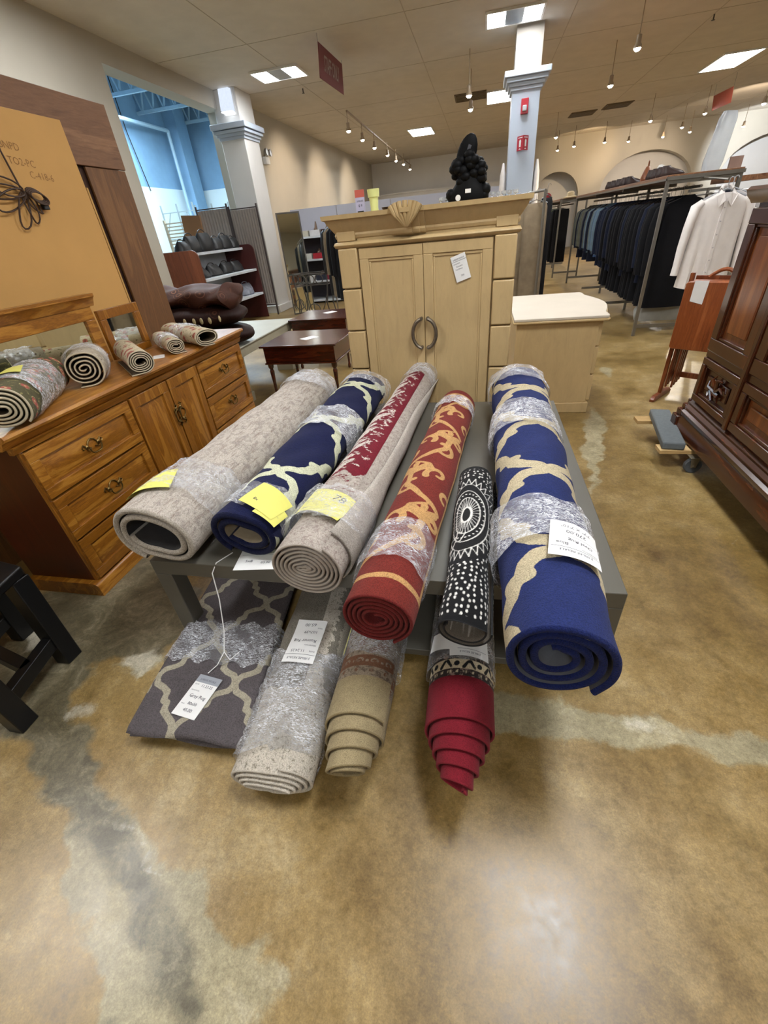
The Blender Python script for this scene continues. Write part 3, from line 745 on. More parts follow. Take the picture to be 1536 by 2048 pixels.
# 5 black and white paisley mat
M['r5'] = pile('black_paisley_weave', (22, 22, 24), [((236, 234, 228), .002, 160), ((22, 22, 24), .001, 160), ((236, 234, 228), .002, 160)], .1, ns=400, bump=.5, rough=.85)
M['r5e'] = plain('black_overlocked_edge', (24, 24, 26), .85, .2, 200, .6, 500)
M['r5b'] = pile('grey_mesh_backing', (122, 112, 100), [((122, 112, 100), .001, 160), ((122, 112, 100), .001, 160), ((206, 196, 184), .002, 160)], .1, ns=500, bump=.4)
def dots(U, V, s, r, seed, jit_=.3):
    rnd = np.random.RandomState(seed); J = rnd.rand(64, 256, 2)
    d = np.full(U.shape, -1.0); gu = np.floor(U / s).astype(int); gv = np.floor(V / s).astype(int)
    for a in (-1, 0, 1):
        for b_ in (-1, 0, 1):
            i = gu + a; j = gv + b_; off = J[i % 64, j % 256]
            cx = (i + .5 + (off[..., 0] - .5) * 2 * jit_) * s; cy = (j + .5 + (off[..., 1] - .5) * 2 * jit_) * s
            d = np.maximum(d, r - np.hypot(U - cx, (V - cy) * .75))
    return d
def pat5(U, V):
    cx, cy = -.025, .49
    drop = [(cx + (.074 - .02 * t) * math.cos(a), cy + .165 * math.sin(a) ) for t, a in [(i / 30, -PI / 2 + 2 * PI * i / 30) for i in range(31)]]
    def ring(k, w_): return poly([(cx + (x - cx) * k, cy + (y - cy) * k + .0) for x, y in drop], w_)
    s1 = ring(1.0, .0022) + ring(.72, .0022) + ring(.30, .004) + ring(1.28, .0018)
    for i in range(30):
        a = 2 * PI * i / 30; c, q = math.cos(a), math.sin(a)
        s1.append((cx + .074 * .32 * c, cy + .165 * .32 * q, .0015, cx + .074 * .70 * c, cy + .165 * .70 * q, .0015))
        a2 = a + .105; s1 += poly([(cx + .074 * 1.28 * c, cy + .165 * 1.28 * q), (cx + .074 * 1.62 * math.cos(a2), cy + .165 * 1.55 * math.sin(a2)), (cx + .074 * 1.28 * math.cos(a + .21), cy + .165 * 1.28 * math.sin(a + .21))], .0018)
        s1.append((cx + .074 * .86 * c, cy + .165 * .86 * q, .0035, cx + .074 * .86 * c + .001, cy + .165 * .86 * q, .0035))
    s1 += poly([(-.09, .30), (-.075, .33), (-.08, .36), (-.05, .36), (-.05, .39), (-.03, .38)], .002) + poly([(-.1, .285), (-.085, .31), (-.07, .30), (-.055, .34), (-.035, .335), (-.02, .37)], .002)
    a = strokes(U, V, s1); E = np.hypot((U - cx) / .074, (V - cy) / .165)
    dd = dots(U, V, .019, .0040, 5); dd = np.where(E > 1.65, dd, -1); dd = np.where((V > .016) & (V < .83), dd, -1)
    return a, zero(U), dd
r5 = Roll('rolled_mat', 'short black mat roll with white dots and a white paisley, its near end flopping open', 'rug', (-.010, .825, 0), (.015, 1.66, 0), ZR, .080, .076, .85, th=.006, gap=.010, turns=1.55, phi0=-8, dirn=-1, p=2.0, jit=.003, seed=5, fx=1.06, fz=1.05, droop=.034)
r5.body((M['r5'], M['r5e'], M['r5b']), pat5, fine=.0045)
# 6 large royal blue trellis rug
M['r6'] = pile('royal_blue_trellis_pile', (34, 46, 98), [((200, 186, 154),)], .12)
M['r6e'] = pile('royal_blue_edge', (24, 36, 90), (), .15, bump=1.3)
r6 = Roll('rolled_rug', 'big royal blue rug roll with a cream trellis, farthest right on the table', 'rug', (.218, .70, 0), (.245, 2.75, 0), ZR, .145, .135, 2.04, th=.020, gap=.009, turns=3.4, phi0=-35, dirn=1, p=2.15, tail=.03, jit=.004, seed=6, fx=1.16, fz=1.03, cone=-.02)
t6 = trellis(.52, .457, .0255, u0=.03, v0=.297)
r6.body((M['r6'], M['r6e'], M['back_grey']), lambda U, V: (t6(U, V), zero(U), zero(U)), fine=.008)
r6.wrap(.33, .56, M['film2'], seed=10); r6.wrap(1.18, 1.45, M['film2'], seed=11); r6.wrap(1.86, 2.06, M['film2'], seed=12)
r6.sheet(.062, .31, .135, .165, 172, M['paper'], off=.011, name='price_tag', texts=[('JUBILEE RESALE', 0, .055, .0125), ('DESCRIPTION', -.035, .034, .007), ('Blue', .035, .026, .018), ('Oval Rug', -.012, .006, .018), ('270.00', 0, -.032, .020), ("7'7\" X 7'10\"", 0, -.058, .017)], lines=[(-.062, .062, .043, .0014), (-.062, .062, -.012, .0008)], **TAG)

# ------------------------------------------------------------------ rugs on the floor and the low shelf
ZS = .085
# c beige bound runner with brown floral field
M['rc'] = pile('brown_floral_pile', (150, 130, 110), [((96, 72, 56), .004, 200), ((176, 150, 128), .003, 200), ((86, 58, 44), .002, 200)], .16, speck=[((100, 84, 70), 60, .52, .6)], ns=420, bump=.5, bd=.0015)
M['rce'] = pile('sand_bound_edge', (150, 134, 100), (), .05, ns=500, bump=.3)
def bandpat(b0, b1, b2, seed, sandtest):
    def f(U, V):
        A, B_, C_ = floral(U, V, seed, .034, umin=-.35, umax=.35, vmax=1.2)
        return A, B_, C_
    return f
M['rc'] = pile('brown_floral_pile', (150, 136, 118), [((92, 72, 60), .003, 200), ((120, 84, 62), .002, 200), ((162, 146, 112), .001, 200)], .12, speck=[((112, 98, 84), 80, .50, .58)], ns=420, bump=.5, bd=.0015)
def patc(U, V):
    A, B_, C_ = floral(U, V, 3, .030, umin=-.35, umax=.35, vmax=1.2)
    band1 = .020 - np.abs(V - .185); band2 = .016 - np.abs(V - .147)
    sc = strokes((U % .05).astype(np.float32), V, curl(.025, .185, .014, 0, .8, .0035, .002) + [(.0, .185, .005, .004, .185, .005)] + curl(.025, .147, .009, 1, .8, .003, .002))
    br = np.minimum(band1, -sc - .0) ; br = np.maximum(br, np.minimum(np.maximum(B_, C_), V - .21)); br = np.maximum(br, np.minimum(sc, band2)); br = np.maximum(br, .002 - np.abs(np.abs(V - .166) - .041))
    dk = np.where(V > .21, A, -1)
    return dk, br, .128 - V
rc = Roll('rolled_rug', 'brown floral rug roll on the low shelf, its sand coloured end telescoping out', 'rug', (-.335, .68, 0), (-.345, 1.7, 0), ZS, .108, .104, 1.3, th=.0085, gap=.0052, turns=4.6, phi0=30, dirn=1, p=2.0, jit=.001, seed=7, cone=.135, coneexp=1.05, sat=.72)
rc.body((M['rc'], M['rce'], M['rce']), patc, fine=.006, yfine=.006)
rc.wrap(.20, .80, M['film'], seed=13, wr=.001, off=.004)
rc.sheet(-.12, .36, .02, .26, 0, M['yellow'], off=.002)
# d dark floral rug with wine red border
M['rd'] = pile('dark_floral_pile', (58, 52, 50), [((122, 28, 40), .001, 200), ((214, 200, 170), .002, 200), ((34, 34, 38), .001, 200)], .2, speck=[((150, 128, 118), 50, .56, .6)], ns=420, bump=.5, bd=.0015)
M['rde'] = pile('wine_bound_edge', (128, 32, 44), (), .05, ns=500, bump=.3)
def patd(U, V):
    red = .135 - V
    b1 = .011 - np.abs(V - .150); b2 = .018 - np.abs(V - .180)
    eye = strokes((U % .05).astype(np.float32), V, [(.012, .150, .007, .013, .150, .007)]); pup = strokes((U % .05).astype(np.float32), V, [(.012, .150, .0035, .013, .150, .0035)])
    hrt = strokes((U % .05).astype(np.float32), V, [(.037, .150, .005, .038, .153, .003)])
    lf = strokes((U % .075).astype(np.float32), V, poly([(.008, .168), (.022, .192)], .006, .004) + poly([(.03, .192), (.044, .168)], .006, .004) + [(.060, .18, .009, .061, .182, .009)])
    cream = np.maximum(np.maximum(b2, np.minimum(eye, -pup)), hrt)
    return red, cream, np.minimum(np.maximum(lf, pup), V - .137)
rd = Roll('rolled_rug', 'dark floral rug roll on the low shelf, its wine red end spiralling to a point', 'rug', (-.018, .72, 0), (-.018, 1.7, 0), ZS, .112, .110, 1.3, th=.0085, gap=.0062, turns=5.3, phi0=-60, dirn=1, p=2.0, jit=.001, seed=8, cone=.165, coneexp=.95, sat=.86)
rd.body((M['rd'], M['rde'], M['rde']), patd, fine=.006, yfine=.006)
rd.wrap(.17, .8, M['film'], seed=14, wr=.001, off=.004)
rd.sheet(.025, .245, .13, .12, 184, M['paper'], off=.008, name='price_tag', texts=[('JUBILEE RESALE', 0, .045, .010), ('64x92', .02, -.01, .022)], lines=[(-.055, .04, .033, .0012)], **TAG)
rd.sheet(-.075, .25, .09, .07, 170, M['paper'], off=.006, name='price_tag')
# b grey abstract rug, flattened roll on the floor
M['rb'] = pile('grey_abstract_pile', (204, 195, 180), [((136, 130, 118), .07, 30), ((180, 172, 156), .05, 40)], .08, speck=[((150, 142, 126), 60, .55, .62)])
M['rbe'] = pile('pale_grey_edge', (204, 196, 182), (), .06, ns=400, bump=.6)
def patb(U, V):
    a = np.minimum(U - .055, V - .28); b_ = strokes(U, V, [(.11, .45, .03, .13, .75, .05), (.15, .35, .02, .16, .5, .03)]); return a, b_, zero(U)
rb = Roll('rolled_rug', 'pale grey abstract rug roll, flattened and half wrapped in plastic on the floor', 'rug', (-.590, .53, 0), (-.66, 1.6, 0), .01, .140, .080, 1.25, th=.010, gap=.006, turns=4.2, phi0=75, dirn=-1, p=2.3, jit=.004, seed=9, fx=1.0, fz=1.25, cone=.03)
rb.body((M['rb'], M['rbe'], M['rbe']), patb, fine=.009)
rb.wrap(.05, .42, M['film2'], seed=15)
rb.sheet(.0, .455, .12, .20, 177, M['paper'], off=.013, name='price_tag', texts=[('JUBILEE RESALE', 0, .082, .013), ('DATE', -.042, .05, .008), ('11.24.25', .012, .05, .016), ('DESCRIPTION', -.028, .024, .007), ('Runner Rug', 0, .004, .019), ('107x39', -.012, -.038, .018), ('65.00', 0, -.075, .022), ('PRICE', -.042, -.058, .007)], lines=[(-.057, .057, .066, .0014)], **TAG)
# a folded charcoal trellis rug
M['ra'] = pile('charcoal_trellis_pile', (94, 88, 90), [((176, 168, 148), .004, 120)], .1)
a0 = Vector((-1.255, .60, 0)); a1 = Vector((-.80, .585, 0)); ang = math.atan2(a1.y - a0.y, a1.x - a0.x)
ta = thing('folded_rug', 'charcoal rug with a cream trellis folded flat on the floor under the table', 'rug', (-.985, .615, 0), (0, 0, .03))
def slab(name, parent, cx, y0, y1, w_, z0, h, mat, patf=None, mats=None, seed=0):
    nx_, ny_ = 60, int((y1 - y0) / .01); V = []; Fc = []; PUV = []
    prof = []
    k = 8
    for j in range(ny_ + 1): prof.append((y0 + (y1 - y0) * j / ny_))
    rows = []
    # closed loop cross-section in x-z with rounded sides
    loop = []
    for i in range(nx_ + 1): loop.append((-w_ / 2 + h / 2 + (w_ - h) * i / nx_, h / 2, i))
    for a in range(1, k): t = PI / 2 - PI * a / k; loop.append((w_ / 2 - h / 2 + h / 2 * math.cos(t), h / 2 * math.sin(t), None))
    for i in range(9): loop.append((w_ / 2 - h / 2 - (w_ - h) * i / 8, -h / 2, None))
    for a in range(1, k): t = -PI / 2 - PI * a / k; loop.append((-w_ / 2 + h / 2 + h / 2 * math.cos(t), h / 2 * math.sin(t), None))
    n = len(loop)
    for j, y in enumerate(prof):
        e = min((y - y0) / (h * .5), (y1 - y) / (h * .5), 1); s_ = math.sqrt(max(0, 1 - (1 - e) ** 2)) if e < 1 else 1
        for (x, z, i) in loop:
            zz = z * max(s_, .02) + .003 * math.sin(x * 21 + seed) * math.sin(y * 13 + seed)
            V.append((cx + x - .10 * y, y + .006 * math.sin(x * 17 + seed) * (1 if y < y0 + .1 else 0), z0 + h / 2 + zz)); PUV.append((x, y))
    for j in range(ny_):
        for i in range(n): Fc.append((j * n + i, j * n + (i + 1) % n, (j + 1) * n + (i + 1) % n, (j + 1) * n + i))
    Fc += [tuple(range(n)), tuple(ny_ * n + i for i in range(n))[::-1]]
    m = MB(); m.add(V, Fc); o = m.build(name, mat, parent, local=True, smooth=60, recalc=True)
    PUV = np.array(PUV, np.float32)
    at = o.data.attributes.new('uvp', 'FLOAT_VECTOR', 'POINT'); at.data.foreach_set('vector', np.concatenate([PUV, np.zeros((len(PUV), 1), np.float32)], 1).ravel())
    if patf: set_pat(o.data, np.stack(patf(PUV[:, 0], PUV[:, 1]), 1).astype(np.float32))
    return o
TRA = [(0, 0), (.10, .16), (.30, .22), (.46, .30), (.46, .46), (.58, .50), (.58, .62), (.74, .72), (.92, .84), (1, 1)]
tA = trellis(.34, .42, .0125, u0=.12, v0=.22, shape=TRA)
pa = lambda U, V: (tA(U, V), zero(U), zero(U))
slab('bottom_fold', ta, -.05, .035, .98, .42, 0, .026, M['ra'], pa, seed=2)
slab('middle_fold', ta, .005, .0, .98, .44, .026, .026, M['ra'], pa, seed=3)
slab('top_fold', ta, .012, -.005, .98, .455, .052, .026, M['ra'], pa, seed=1)
m = MB(); V = []; Fc = []; nX, nY = 60, 26
for j in range(nY + 1):
    for i in range(nX + 1):
        x = -.275 + .49 * i / nX; y = .30 + .21 * j / nY + .012 * math.sin(i * .5); z = .084 + .002 * math.sin(i * 1.3 + j * .7) + .0016 * math.sin(j * 2.1 - i * .4)
        ed = min(i, nX - i); z -= (0 if ed > 3 else (.05, .022, .008, .002)[ed]); V.append((x, y, z))
for j in range(nY):
    for i in range(nX): a = j * (nX + 1) + i; Fc.append((a, a + 1, a + nX + 2, a + nX + 1))
m.add(V, Fc); m.build('plastic_wrap', M['film2'], ta, local=True, smooth=80)
def flat_tag(parent, cx, cy, z, w_, h, ang_, texts, lines=(), header=None, tilt=0, mp=None, name='price_tag', mat=None):
    a = math.radians(ang_); ca, sa = math.cos(a), math.sin(a)
    mp = mp or (lambda x, y, o: (cx + x * ca - y * sa, cy + x * sa + y * ca, z + o + tilt * y))
    m = MB(); P = [(-w_ / 2, -h / 2), (w_ / 2, -h / 2), (w_ / 2, h / 2), (-w_ / 2, h / 2)]
    m.add([mp(x, y, 0) for x, y in P] + [mp(x, y, .001) for x, y in P], [(3, 2, 1, 0), (4, 5, 6, 7), (0, 1, 5, 4), (1, 2, 6, 5), (2, 3, 7, 6), (3, 0, 4, 7)])
    o = m.build(name, mat or M['paper'], parent, local=True, smooth=0)
    if header: q = MB(); q.add([mp(x, y, .0016) for x, y in ((-w_ / 2, h / 2 - header), (w_ / 2, h / 2 - header), (w_ / 2, h / 2), (-w_ / 2, h / 2))], [(0, 1, 2, 3)]); q.build('tag_header', M['band'], o, local=True, smooth=0)
    if texts or lines:
        q = MB()
        for t_, x, y, s_ in texts: vs, fs = text_mesh(t_); q.add([mp(x + p_ * s_, y + r_ * s_, .0024) for p_, r_ in vs], fs)
        for x0, x1, y, t_ in lines: q.add([mp(x0, y - t_ / 2, .0024), mp(x1, y - t_ / 2, .0024), mp(x1, y + t_ / 2, .0024), mp(x0, y + t_ / 2, .0024)], [(0, 1, 2, 3)])
        q.build('writing', M['ink'], o, local=True, smooth=0)
    return o
flat_tag(ta, -.01, .15, .083, .105, .17, -9, [('JUBILEE RESALE', 0, .066, .0105), ('DATE', -.035, .043, .007), ('11.23.25', .012, .041, .015), ('DESCRIPTION', -.025, .018, .006), ('Gray Rug', .003, -.004, .019), ('80x50', .003, -.034, .016), ('PRICE', -.036, -.04, .006), ('45.00', .002, -.06, .018)], header=.032)
# ------------------------------------------------------------------ grey display table under the rugs
M['greymetal'] = plain('grey_painted_metal', (92, 89, 80), .42, .05, 6, .05, 200, spec=.5)
BX0, BX1, BY0, BY1 = -1.295, .505, 1.10, 2.90
t = thing('display_table', 'low square grey metal table with thick legs and a low shelf carrying the rug rolls', 'table', ((BX0 + BX1) / 2, (BY0 + BY1) / 2, 0))
m = MB(); m.box(BX0, BX1, BY0, BY1, ZT - .07, ZT); m.build('tabletop', M['greymetal'], t, bevel=.003)
for x in (BX0, BX1 - .075):
    for y in (BY0, BY1 - .075): m = MB(); m.box(x, x + .075, y, y + .075, 0, ZT - .07); m.build('leg', M['greymetal'], t, bevel=.003)
m = MB(); m.box(-.52, BX1 - .08, BY0 - .02, BY1 - .1, .05, ZS); m.build('shelf', M['greymetal'], t, bevel=.003)
m = MB()
pts = [(-.955, 1.18, ZT + .002), (-.99, 1.11, ZT + .004), (-1.005, 1.085, ZT - .03), (-1.0, 1.06, .3), (-.985, 1.0, .18), (-.98, .95, .11)]
m.tube(pts, .0022, 6); m.tube([(-.98, .95, .11), (-.95, .93, .09), (-.93, .97, .09)], .002, 6); m.tube([(-.98, .95, .11), (-.99, .90, .09), (-1.01, .86, .088)], .0018, 6)
m.item('string', M['paper'], 'thin white string dangling off the front edge of the grey table', 'string')
tg = thing('price_tag', 'white paper tag lying on the grey table in front of the navy rug', 'tag', (-.80, 1.15, ZT))
flat_tag(tg, -.01, .0, .0015, .20, .12, 8, [('JUBILEE RESALE', 0, .04, .012), ('5x8', -.05, -.01, .02), ('85.00', .02, -.02, .018)], lines=[(-.09, .09, .028, .001)], name='card')
# ------------------------------------------------------------------ oak dresser with its mirror
M['oak_y'] = wood('golden_oak', (94, 54, 12), (146, 92, 26), (184, 130, 52), 'y', 1.5, .32, coat=.35)
M['oak_z'] = wood('golden_oak_upright', (94, 54, 12), (142, 88, 24), (176, 122, 48), 'z', 1.5, .32, coat=.35)
M['oak_lit_top'] = wood('golden_oak_lit_top', (120, 72, 20), (168, 110, 40), (204, 148, 68), 'y', 1.5, .34, coat=.25)  # lighter oak copy; the top's bright reflection is put into its colour
M['oak_side'] = wood('red_brown_side_panel', (58, 20, 6), (74, 28, 8), (88, 36, 12), 'z', .7, .4)
M['brass'] = plain('antique_brass', (122, 100, 58), .32, .25, 60, metal=.9)
M['mirror'] = plain('mirror_glass', (226, 232, 226), .03, 0.0, metal=1.0)
DX, DB = -1.93, -2.36
def rect_panel(m, axis_x, y0, y1, z0, z1, rail, d, raise_=.012, sgn=1):
    """frame and raised field standing proud of the plane x = axis_x"""
    a = axis_x; b_ = axis_x + d * sgn
    lo, hi = min(a, b_), max(a, b_)
    m.box(lo, hi, y0, y1, z0, z0 + rail); m.box(lo, hi, y0, y1, z1 - rail, z1)
    m.box(lo, hi, y0, y0 + rail, z0 + rail, z1 - rail); m.box(lo, hi, y1 - rail, y1, z0 + rail, z1 - rail)
    P = [(y0 + rail, z0 + rail), (y1 - rail, z0 + rail), (y1 - rail, z1 - rail), (y0 + rail, z1 - rail)]
    i = rail + .045; Q = [(y0 + i, z0 + i), (y1 - i, z0 + i), (y1 - i, z1 - i), (y0 + i, z1 - i)]
    xa = a - .002 * sgn; xb = a + d * .9 * sgn
    V = [(xa, *p) for p in P] + [(xb, *q) for q in Q]; F_ = [(0, 1, 5, 4), (1, 2, 6, 5), (2, 3, 7, 6), (3, 0, 4, 7), (4, 5, 6, 7)]
    if sgn < 0: F_ = [f[::-1] for f in F_]
    m.add(V, F_)
t = thing('oak_dresser', 'wide golden oak dresser with raised panel drawers, topped with small rolled rugs', 'dresser', (-2.15, 2.33, 0))
m = MB(); m.box(DB, DX - .02, 1.31, 3.33, .07, .875); m.build('carcass', M['oak_side'], t, bevel=.002)
m = MB(); prof = [(DB, .86), (DX + .0, .86), (DX + .012, .875), (DX + .022, .893), (DX + .040, .900), (DX + .046, .912), (DX + .040, .925), (DB, .925)]
m.prism(prof, 1.255, 3.385, 'y'); m.build('worktop', M['oak_lit_top'], t, recalc=True)
m = MB(); m.prism([(DX - .02, .828), (DX + .005, .828), (DX + .014, .845), (DX + .022, .86), (DX - .02, .86)], 1.285, 3.355, 'y'); m.build('top_rail', M['oak_y'], t, recalc=True)
m = MB(); m.prism([(DB, 0), (DX + .022, 0), (DX + .022, .062), (DX + .012, .075), (DX - .005, .082), (DB, .082)], 1.278, 3.36, 'y'); m.build('plinth', M['oak_y'], t, recalc=True)
m = MB()
for y in (1.31, 1.985, 2.66, 3.33): m = MB(); m.box(DX - .021, DX - .002, y - (.02 if y > 1.4 else 0), y + (.02 if y < 3.3 else 0), .082, .83); m.build('face_frame_stile', M['oak_z'], t, bevel=.001)
def bail(m, y, z, x, s=1.0, vert=False):
    def q(a, b_, o): return (x + o, y + (b_ if vert else a) * s, z + (a if vert else b_) * s)
    for e in (-1, 1):
        m.lathe([(.004, 0), (.010, .002), (.011, .006), (.006, .010), (.006, .018)], q(e * .038, .012, 0), 10, 0, 'x')
        m.tube([q(e * .038, .012, .003), q(e * .055, .030, .004), q(e * .068, .018, .004), q(e * .060, .008, .004)], [.0045, .004, .003, .004], 6)
        m.tube([q(e * .030, .020, .003), q(e * .018, .038, .004), q(0, .046, .004)], [.004, .0035, .003], 6)
        m.tube([q(e * .040, .0, .003), q(e * .030, -.006, .004), q(e * .012, .002, .004)], .003, 6)
    pts = []
    for i in range(13):
        a = PI * i / 12; pts.append(q(.038 * math.cos(a), .008 - .038 * math.sin(a) * (1.0 + .18 * math.cos(2 * a)), .020))
    m.tube(pts, .0042, 8)
def drawer(y0, y1, z0, z1):
    m = MB(); m.box(DX - .02, DX - .0005, y0 + .006, y1 - .006, z0 + .004, z1 - .004)
    rect_panel(m, DX, y0 + .006, y1 - .006, z0 + .004, z1 - .004, .05 if z1 - z0 > .2 else .035, .014)
    d = m.build('drawer', M['oak_y'], t, bevel=.0015)
    m = MB(); bail(m, (y0 + y1) / 2, (z0 + z1) / 2 - .005, DX + .013); m.build('handle', M['brass'], d)
for y0, y1 in ((1.312, 1.983), (2.682, 3.325)):
    for z0, z1 in ((.582, .825), (.340, .578), (.088, .336)): drawer(y0, y1, z0, z1)
for y0, y1, hy in ((1.990, 2.336, 2.315), (2.340, 2.676, 2.362)):
    m = MB(); m.box(DX - .02, DX - .0005, y0 + .005, y1 - .003, .09, .822); rect_panel(m, DX, y0 + .005, y1 - .003, .09, .822, .06, .014)
    d = m.build('door', M['oak_z'], t, bevel=.0015)
    m = MB(); bail(m, hy, .60, DX + .014, 1.05, True); m.build('handle', M['brass'], d)
# mirror standing at the back of the dresser
t = thing('dresser_mirror', 'oak framed folding mirror with a crown moulding standing on the back of the oak dresser', 'mirror', (-2.33, 1.6, .925))
mx = -2.335
m = MB(); y0, y1, z0, z1 = .62, 2.43, .930, 1.262
for a in ((y0, y0 + .075, z0 + .05, z1 - .075), (y1 - .075, y1, z0 + .05, z1 - .075), (y0, y1, z0, z0 + .05), (y0, y1, z1 - .075, z1)): m.box(mx - .012, mx + .012, *a)
m.build('frame', M['oak_y'], t, bevel=.003)
m = MB(); m.prism([(mx - .03, 1.258), (mx + .018, 1.258), (mx + .024, 1.27), (mx + .036, 1.30), (mx + .045, 1.308), (mx + .045, 1.325), (mx - .03, 1.325)], y0 - .03, y1 + .025, 'y'); m.build('crown_moulding', M['oak_y'], t, recalc=True)
m = MB(); m.box(mx - .006, mx - .001, y0 + .06, y1 - .06, z0 + .04, z1 - .06); m.build('glass', M['mirror'], t, smooth=0)
w2 = thing('dresser_mirror_wing', 'narrow oak framed wing mirror beside the main dresser mirror', 'mirror', (-2.33, 2.64, .925), (0, 0, 0))
m = MB(); y0, y1, z0, z1 = 2.462, 2.83, .930, 1.225
for a in ((y0, y0 + .055, z0 + .045, z1 - .055), (y1 - .05, y1, z0 + .045, z1 - .055), (y0, y1, z0, z0 + .045), (y0, y1, z1 - .055, z1)): m.box(mx - .012, mx + .012, *a)
m.build('frame', M['oak_z'], w2, bevel=.003)
m = MB(); m.box(mx - .006, mx - .001, y0 + .05, y1 - .045, z0 + .04, z1 - .05); m.build('glass', M['mirror'], w2, smooth=0)
# small rugs on the dresser
M['rs1'] = pile('cream_floral_pile', (196, 182, 152), [((118, 112, 78), .003, 160), ((168, 96, 80), .003, 160), ((126, 70, 56), .002, 160)], .1, ns=380, bump=.5, bd=.0015)
M['rs2'] = pile('olive_floral_pile', (92, 88, 62), [((150, 140, 92), .004, 160), ((176, 96, 84), .004, 160), ((214, 196, 140), .002, 160)], .16, ns=380, bump=.5, bd=.0015)
M['rs3'] = pile('pale_striped_pile', (188, 176, 156), [((150, 132, 110), .004, 100), ((206, 196, 176), .003, 100), ((120, 104, 90), .002, 100)], .1, ns=380, bump=.5)
M['rse'] = plain('cream_bound_edge', (196, 184, 158), .85, .08, 60, .5, 400)
M['bk_olive'] = plain('brown_jute_backing', (88, 72, 52), .9, .15, 60, .4, 300)
ZD = .927
def small(label, near, far_xy, r, rz, L, seed, mat, **k):
    n_ = onz(near[0], near[1], ZD + rz); d = Vector((far_xy[0] - n_.x, far_xy[1] - n_.y, 0)).normalized()
    R = Roll('rolled_rug', label, 'rug', (n_.x, n_.y, 0), (n_.x + d.x, n_.y + d.y, 0), ZD, r, rz, L, seed=seed, jit=.001, group='small rolled rugs on the oak dresser', **k)
    kk = 1.0
    R.body((mat, M['rse'], M['bk_olive']), lambda U, V: floral(U, V, seed, .036, umin=-.4, umax=.4, vmax=1.0), fine=.007)
    return R
q = small('fattest small rug on the dresser, olive floral with a yellow note, nearest the camera', (6, 818), (-2.30, 1.98), .100, .090, .62, 21, M['rs2'], th=.010, gap=.006, turns=4.5, phi0=-50, dirn=1, cone=.02)
q.wrap(.12, .50, M['film2'], seed=31, off=.005); q.sheet(-.05, .26, .13, .17, -80, M['yellow'], off=.011)
q = small('stubby pale striped rug roll in front of the dresser mirror, its dark spiral facing out', (168, 738), (-2.30, 2.28), .098, .092, .26, 22, M['rs3'], th=.008, gap=.012, turns=4.2, phi0=-90, dirn=1, tail=.05)
q.wrap(.06, .22, M['film'], seed=32)
q = small('cream floral rug roll in the middle of the dresser, third from the near end', (281, 724), (-2.30, 2.52), .072, .066, .50, 23, M['rs1'], th=.0065, gap=.0045, turns=4.2, phi0=-95, dirn=1, tail=.06, p=2.1)
q = small('thin cream floral rug roll lying just in front of the widest roll on the dresser', (352, 692), (-2.27, 2.88), .060, .048, .46, 24, M['rs1'], th=.0065, gap=.004, turns=3.6, phi0=-100, dirn=-1, tail=.07)
q.wrap(.12, .34, M['film'], seed=34, off=.004)
q = small('wide floral rug roll with an open oval core at the far end of the dresser', (414, 674), (-2.36, 3.14), .088, .056, .62, 25, M['rs1'], th=.0075, gap=.004, turns=2.3, phi0=-95, dirn=-1, tail=.05, p=2.3)
q.wrap(.25, .45, M['film'], seed=35, off=.004)
tg = thing('price_tag', 'small white paper lying on the oak dresser behind the thin floral rug', 'tag', (-2.05, 2.52, ZD - .002)); flat_tag(tg, 0, 0, .001, .07, .11, 35, (), name='card')
# ------------------------------------------------------------------ wardrobe standing with its back to us behind the dresser
M['fibre'] = plain('tan_fibreboard', (196, 150, 84), .72, .05, 3, .1, 150)
M['brownply'] = wood('worn_brown_veneer', (86, 54, 22), (108, 70, 32), (128, 88, 46), 'z', .6, .62)
M['brownply_y'] = wood('worn_brown_veneer_rail', (98, 64, 38), (122, 84, 54), (146, 106, 72), 'y', .6, .62)
M['darkrail'] = plain('dark_unfinished_rail', (60, 36, 24), .8, .15, 20)
t = thing('wardrobe', 'big wardrobe turned backwards behind the dresser, tan board in a brown frame', 'wardrobe', (-3.0, 2.3, 0))
m = MB(); m.box(-2.665, -2.645, .6, 3.63, 2.02, 2.385); m.build('top_rail', M['brownply_y'], t, bevel=.004)
m = MB(); m.box(-2.665, -2.648, 3.225, 3.62, .3, 2.015); m.build('side_board', M['brownply'], t, bevel=.003)
m = MB(); m.box(-2.672, -2.652, 3.0, 3.6, .3, 1.10); m.build('lower_board', M['brownply_y'], t, bevel=.003)
m = MB(); m.box(-2.70, -2.675, .6, 3.24, .3, 2.02); m.build('recess', M['darkrail'], t)
m = MB(); m.box(-2.674, -2.668, 3.185, 3.20, 1.15, 1.9); m.build('light_strip', M['fibre'], t)
m = MB(); m.box(-2.635, -2.622, .6, 3.125, .35, 2.232); bp = m.build('back_panel', M['fibre'], t, bevel=.002)
q = MB()
for s_, y, z, sz in (('BNPD', 2.66, 2.06, .05), ('TO2-PC', 2.70, 1.99, .05), ('C-418-6', 2.80, 1.93, .05)):
    vs, fs = text_mesh(s_); a = -.06
    q.add([(-2.6205, y + (x * math.cos(a) - w_ * math.sin(a)) * sz, z + (x * math.sin(a) + w_ * math.cos(a)) * sz) for x, w_ in vs], fs)
M['pencil'] = plain('faded_stamp_ink', (150, 110, 62), .8)
q.build('writing', M['pencil'], bp, smooth=0)
m = MB(); m.box(-3.22, -2.70, .6, 3.62, 0, 2.38); m.build('body', M['brownply'], t)
M['cord'] = plain('brown_lamp_cord', (62, 40, 24), .6, .1, 60)
m = MB(); x = -2.60
K = onx(45, 385, -2.61); c = (K.y, K.z)
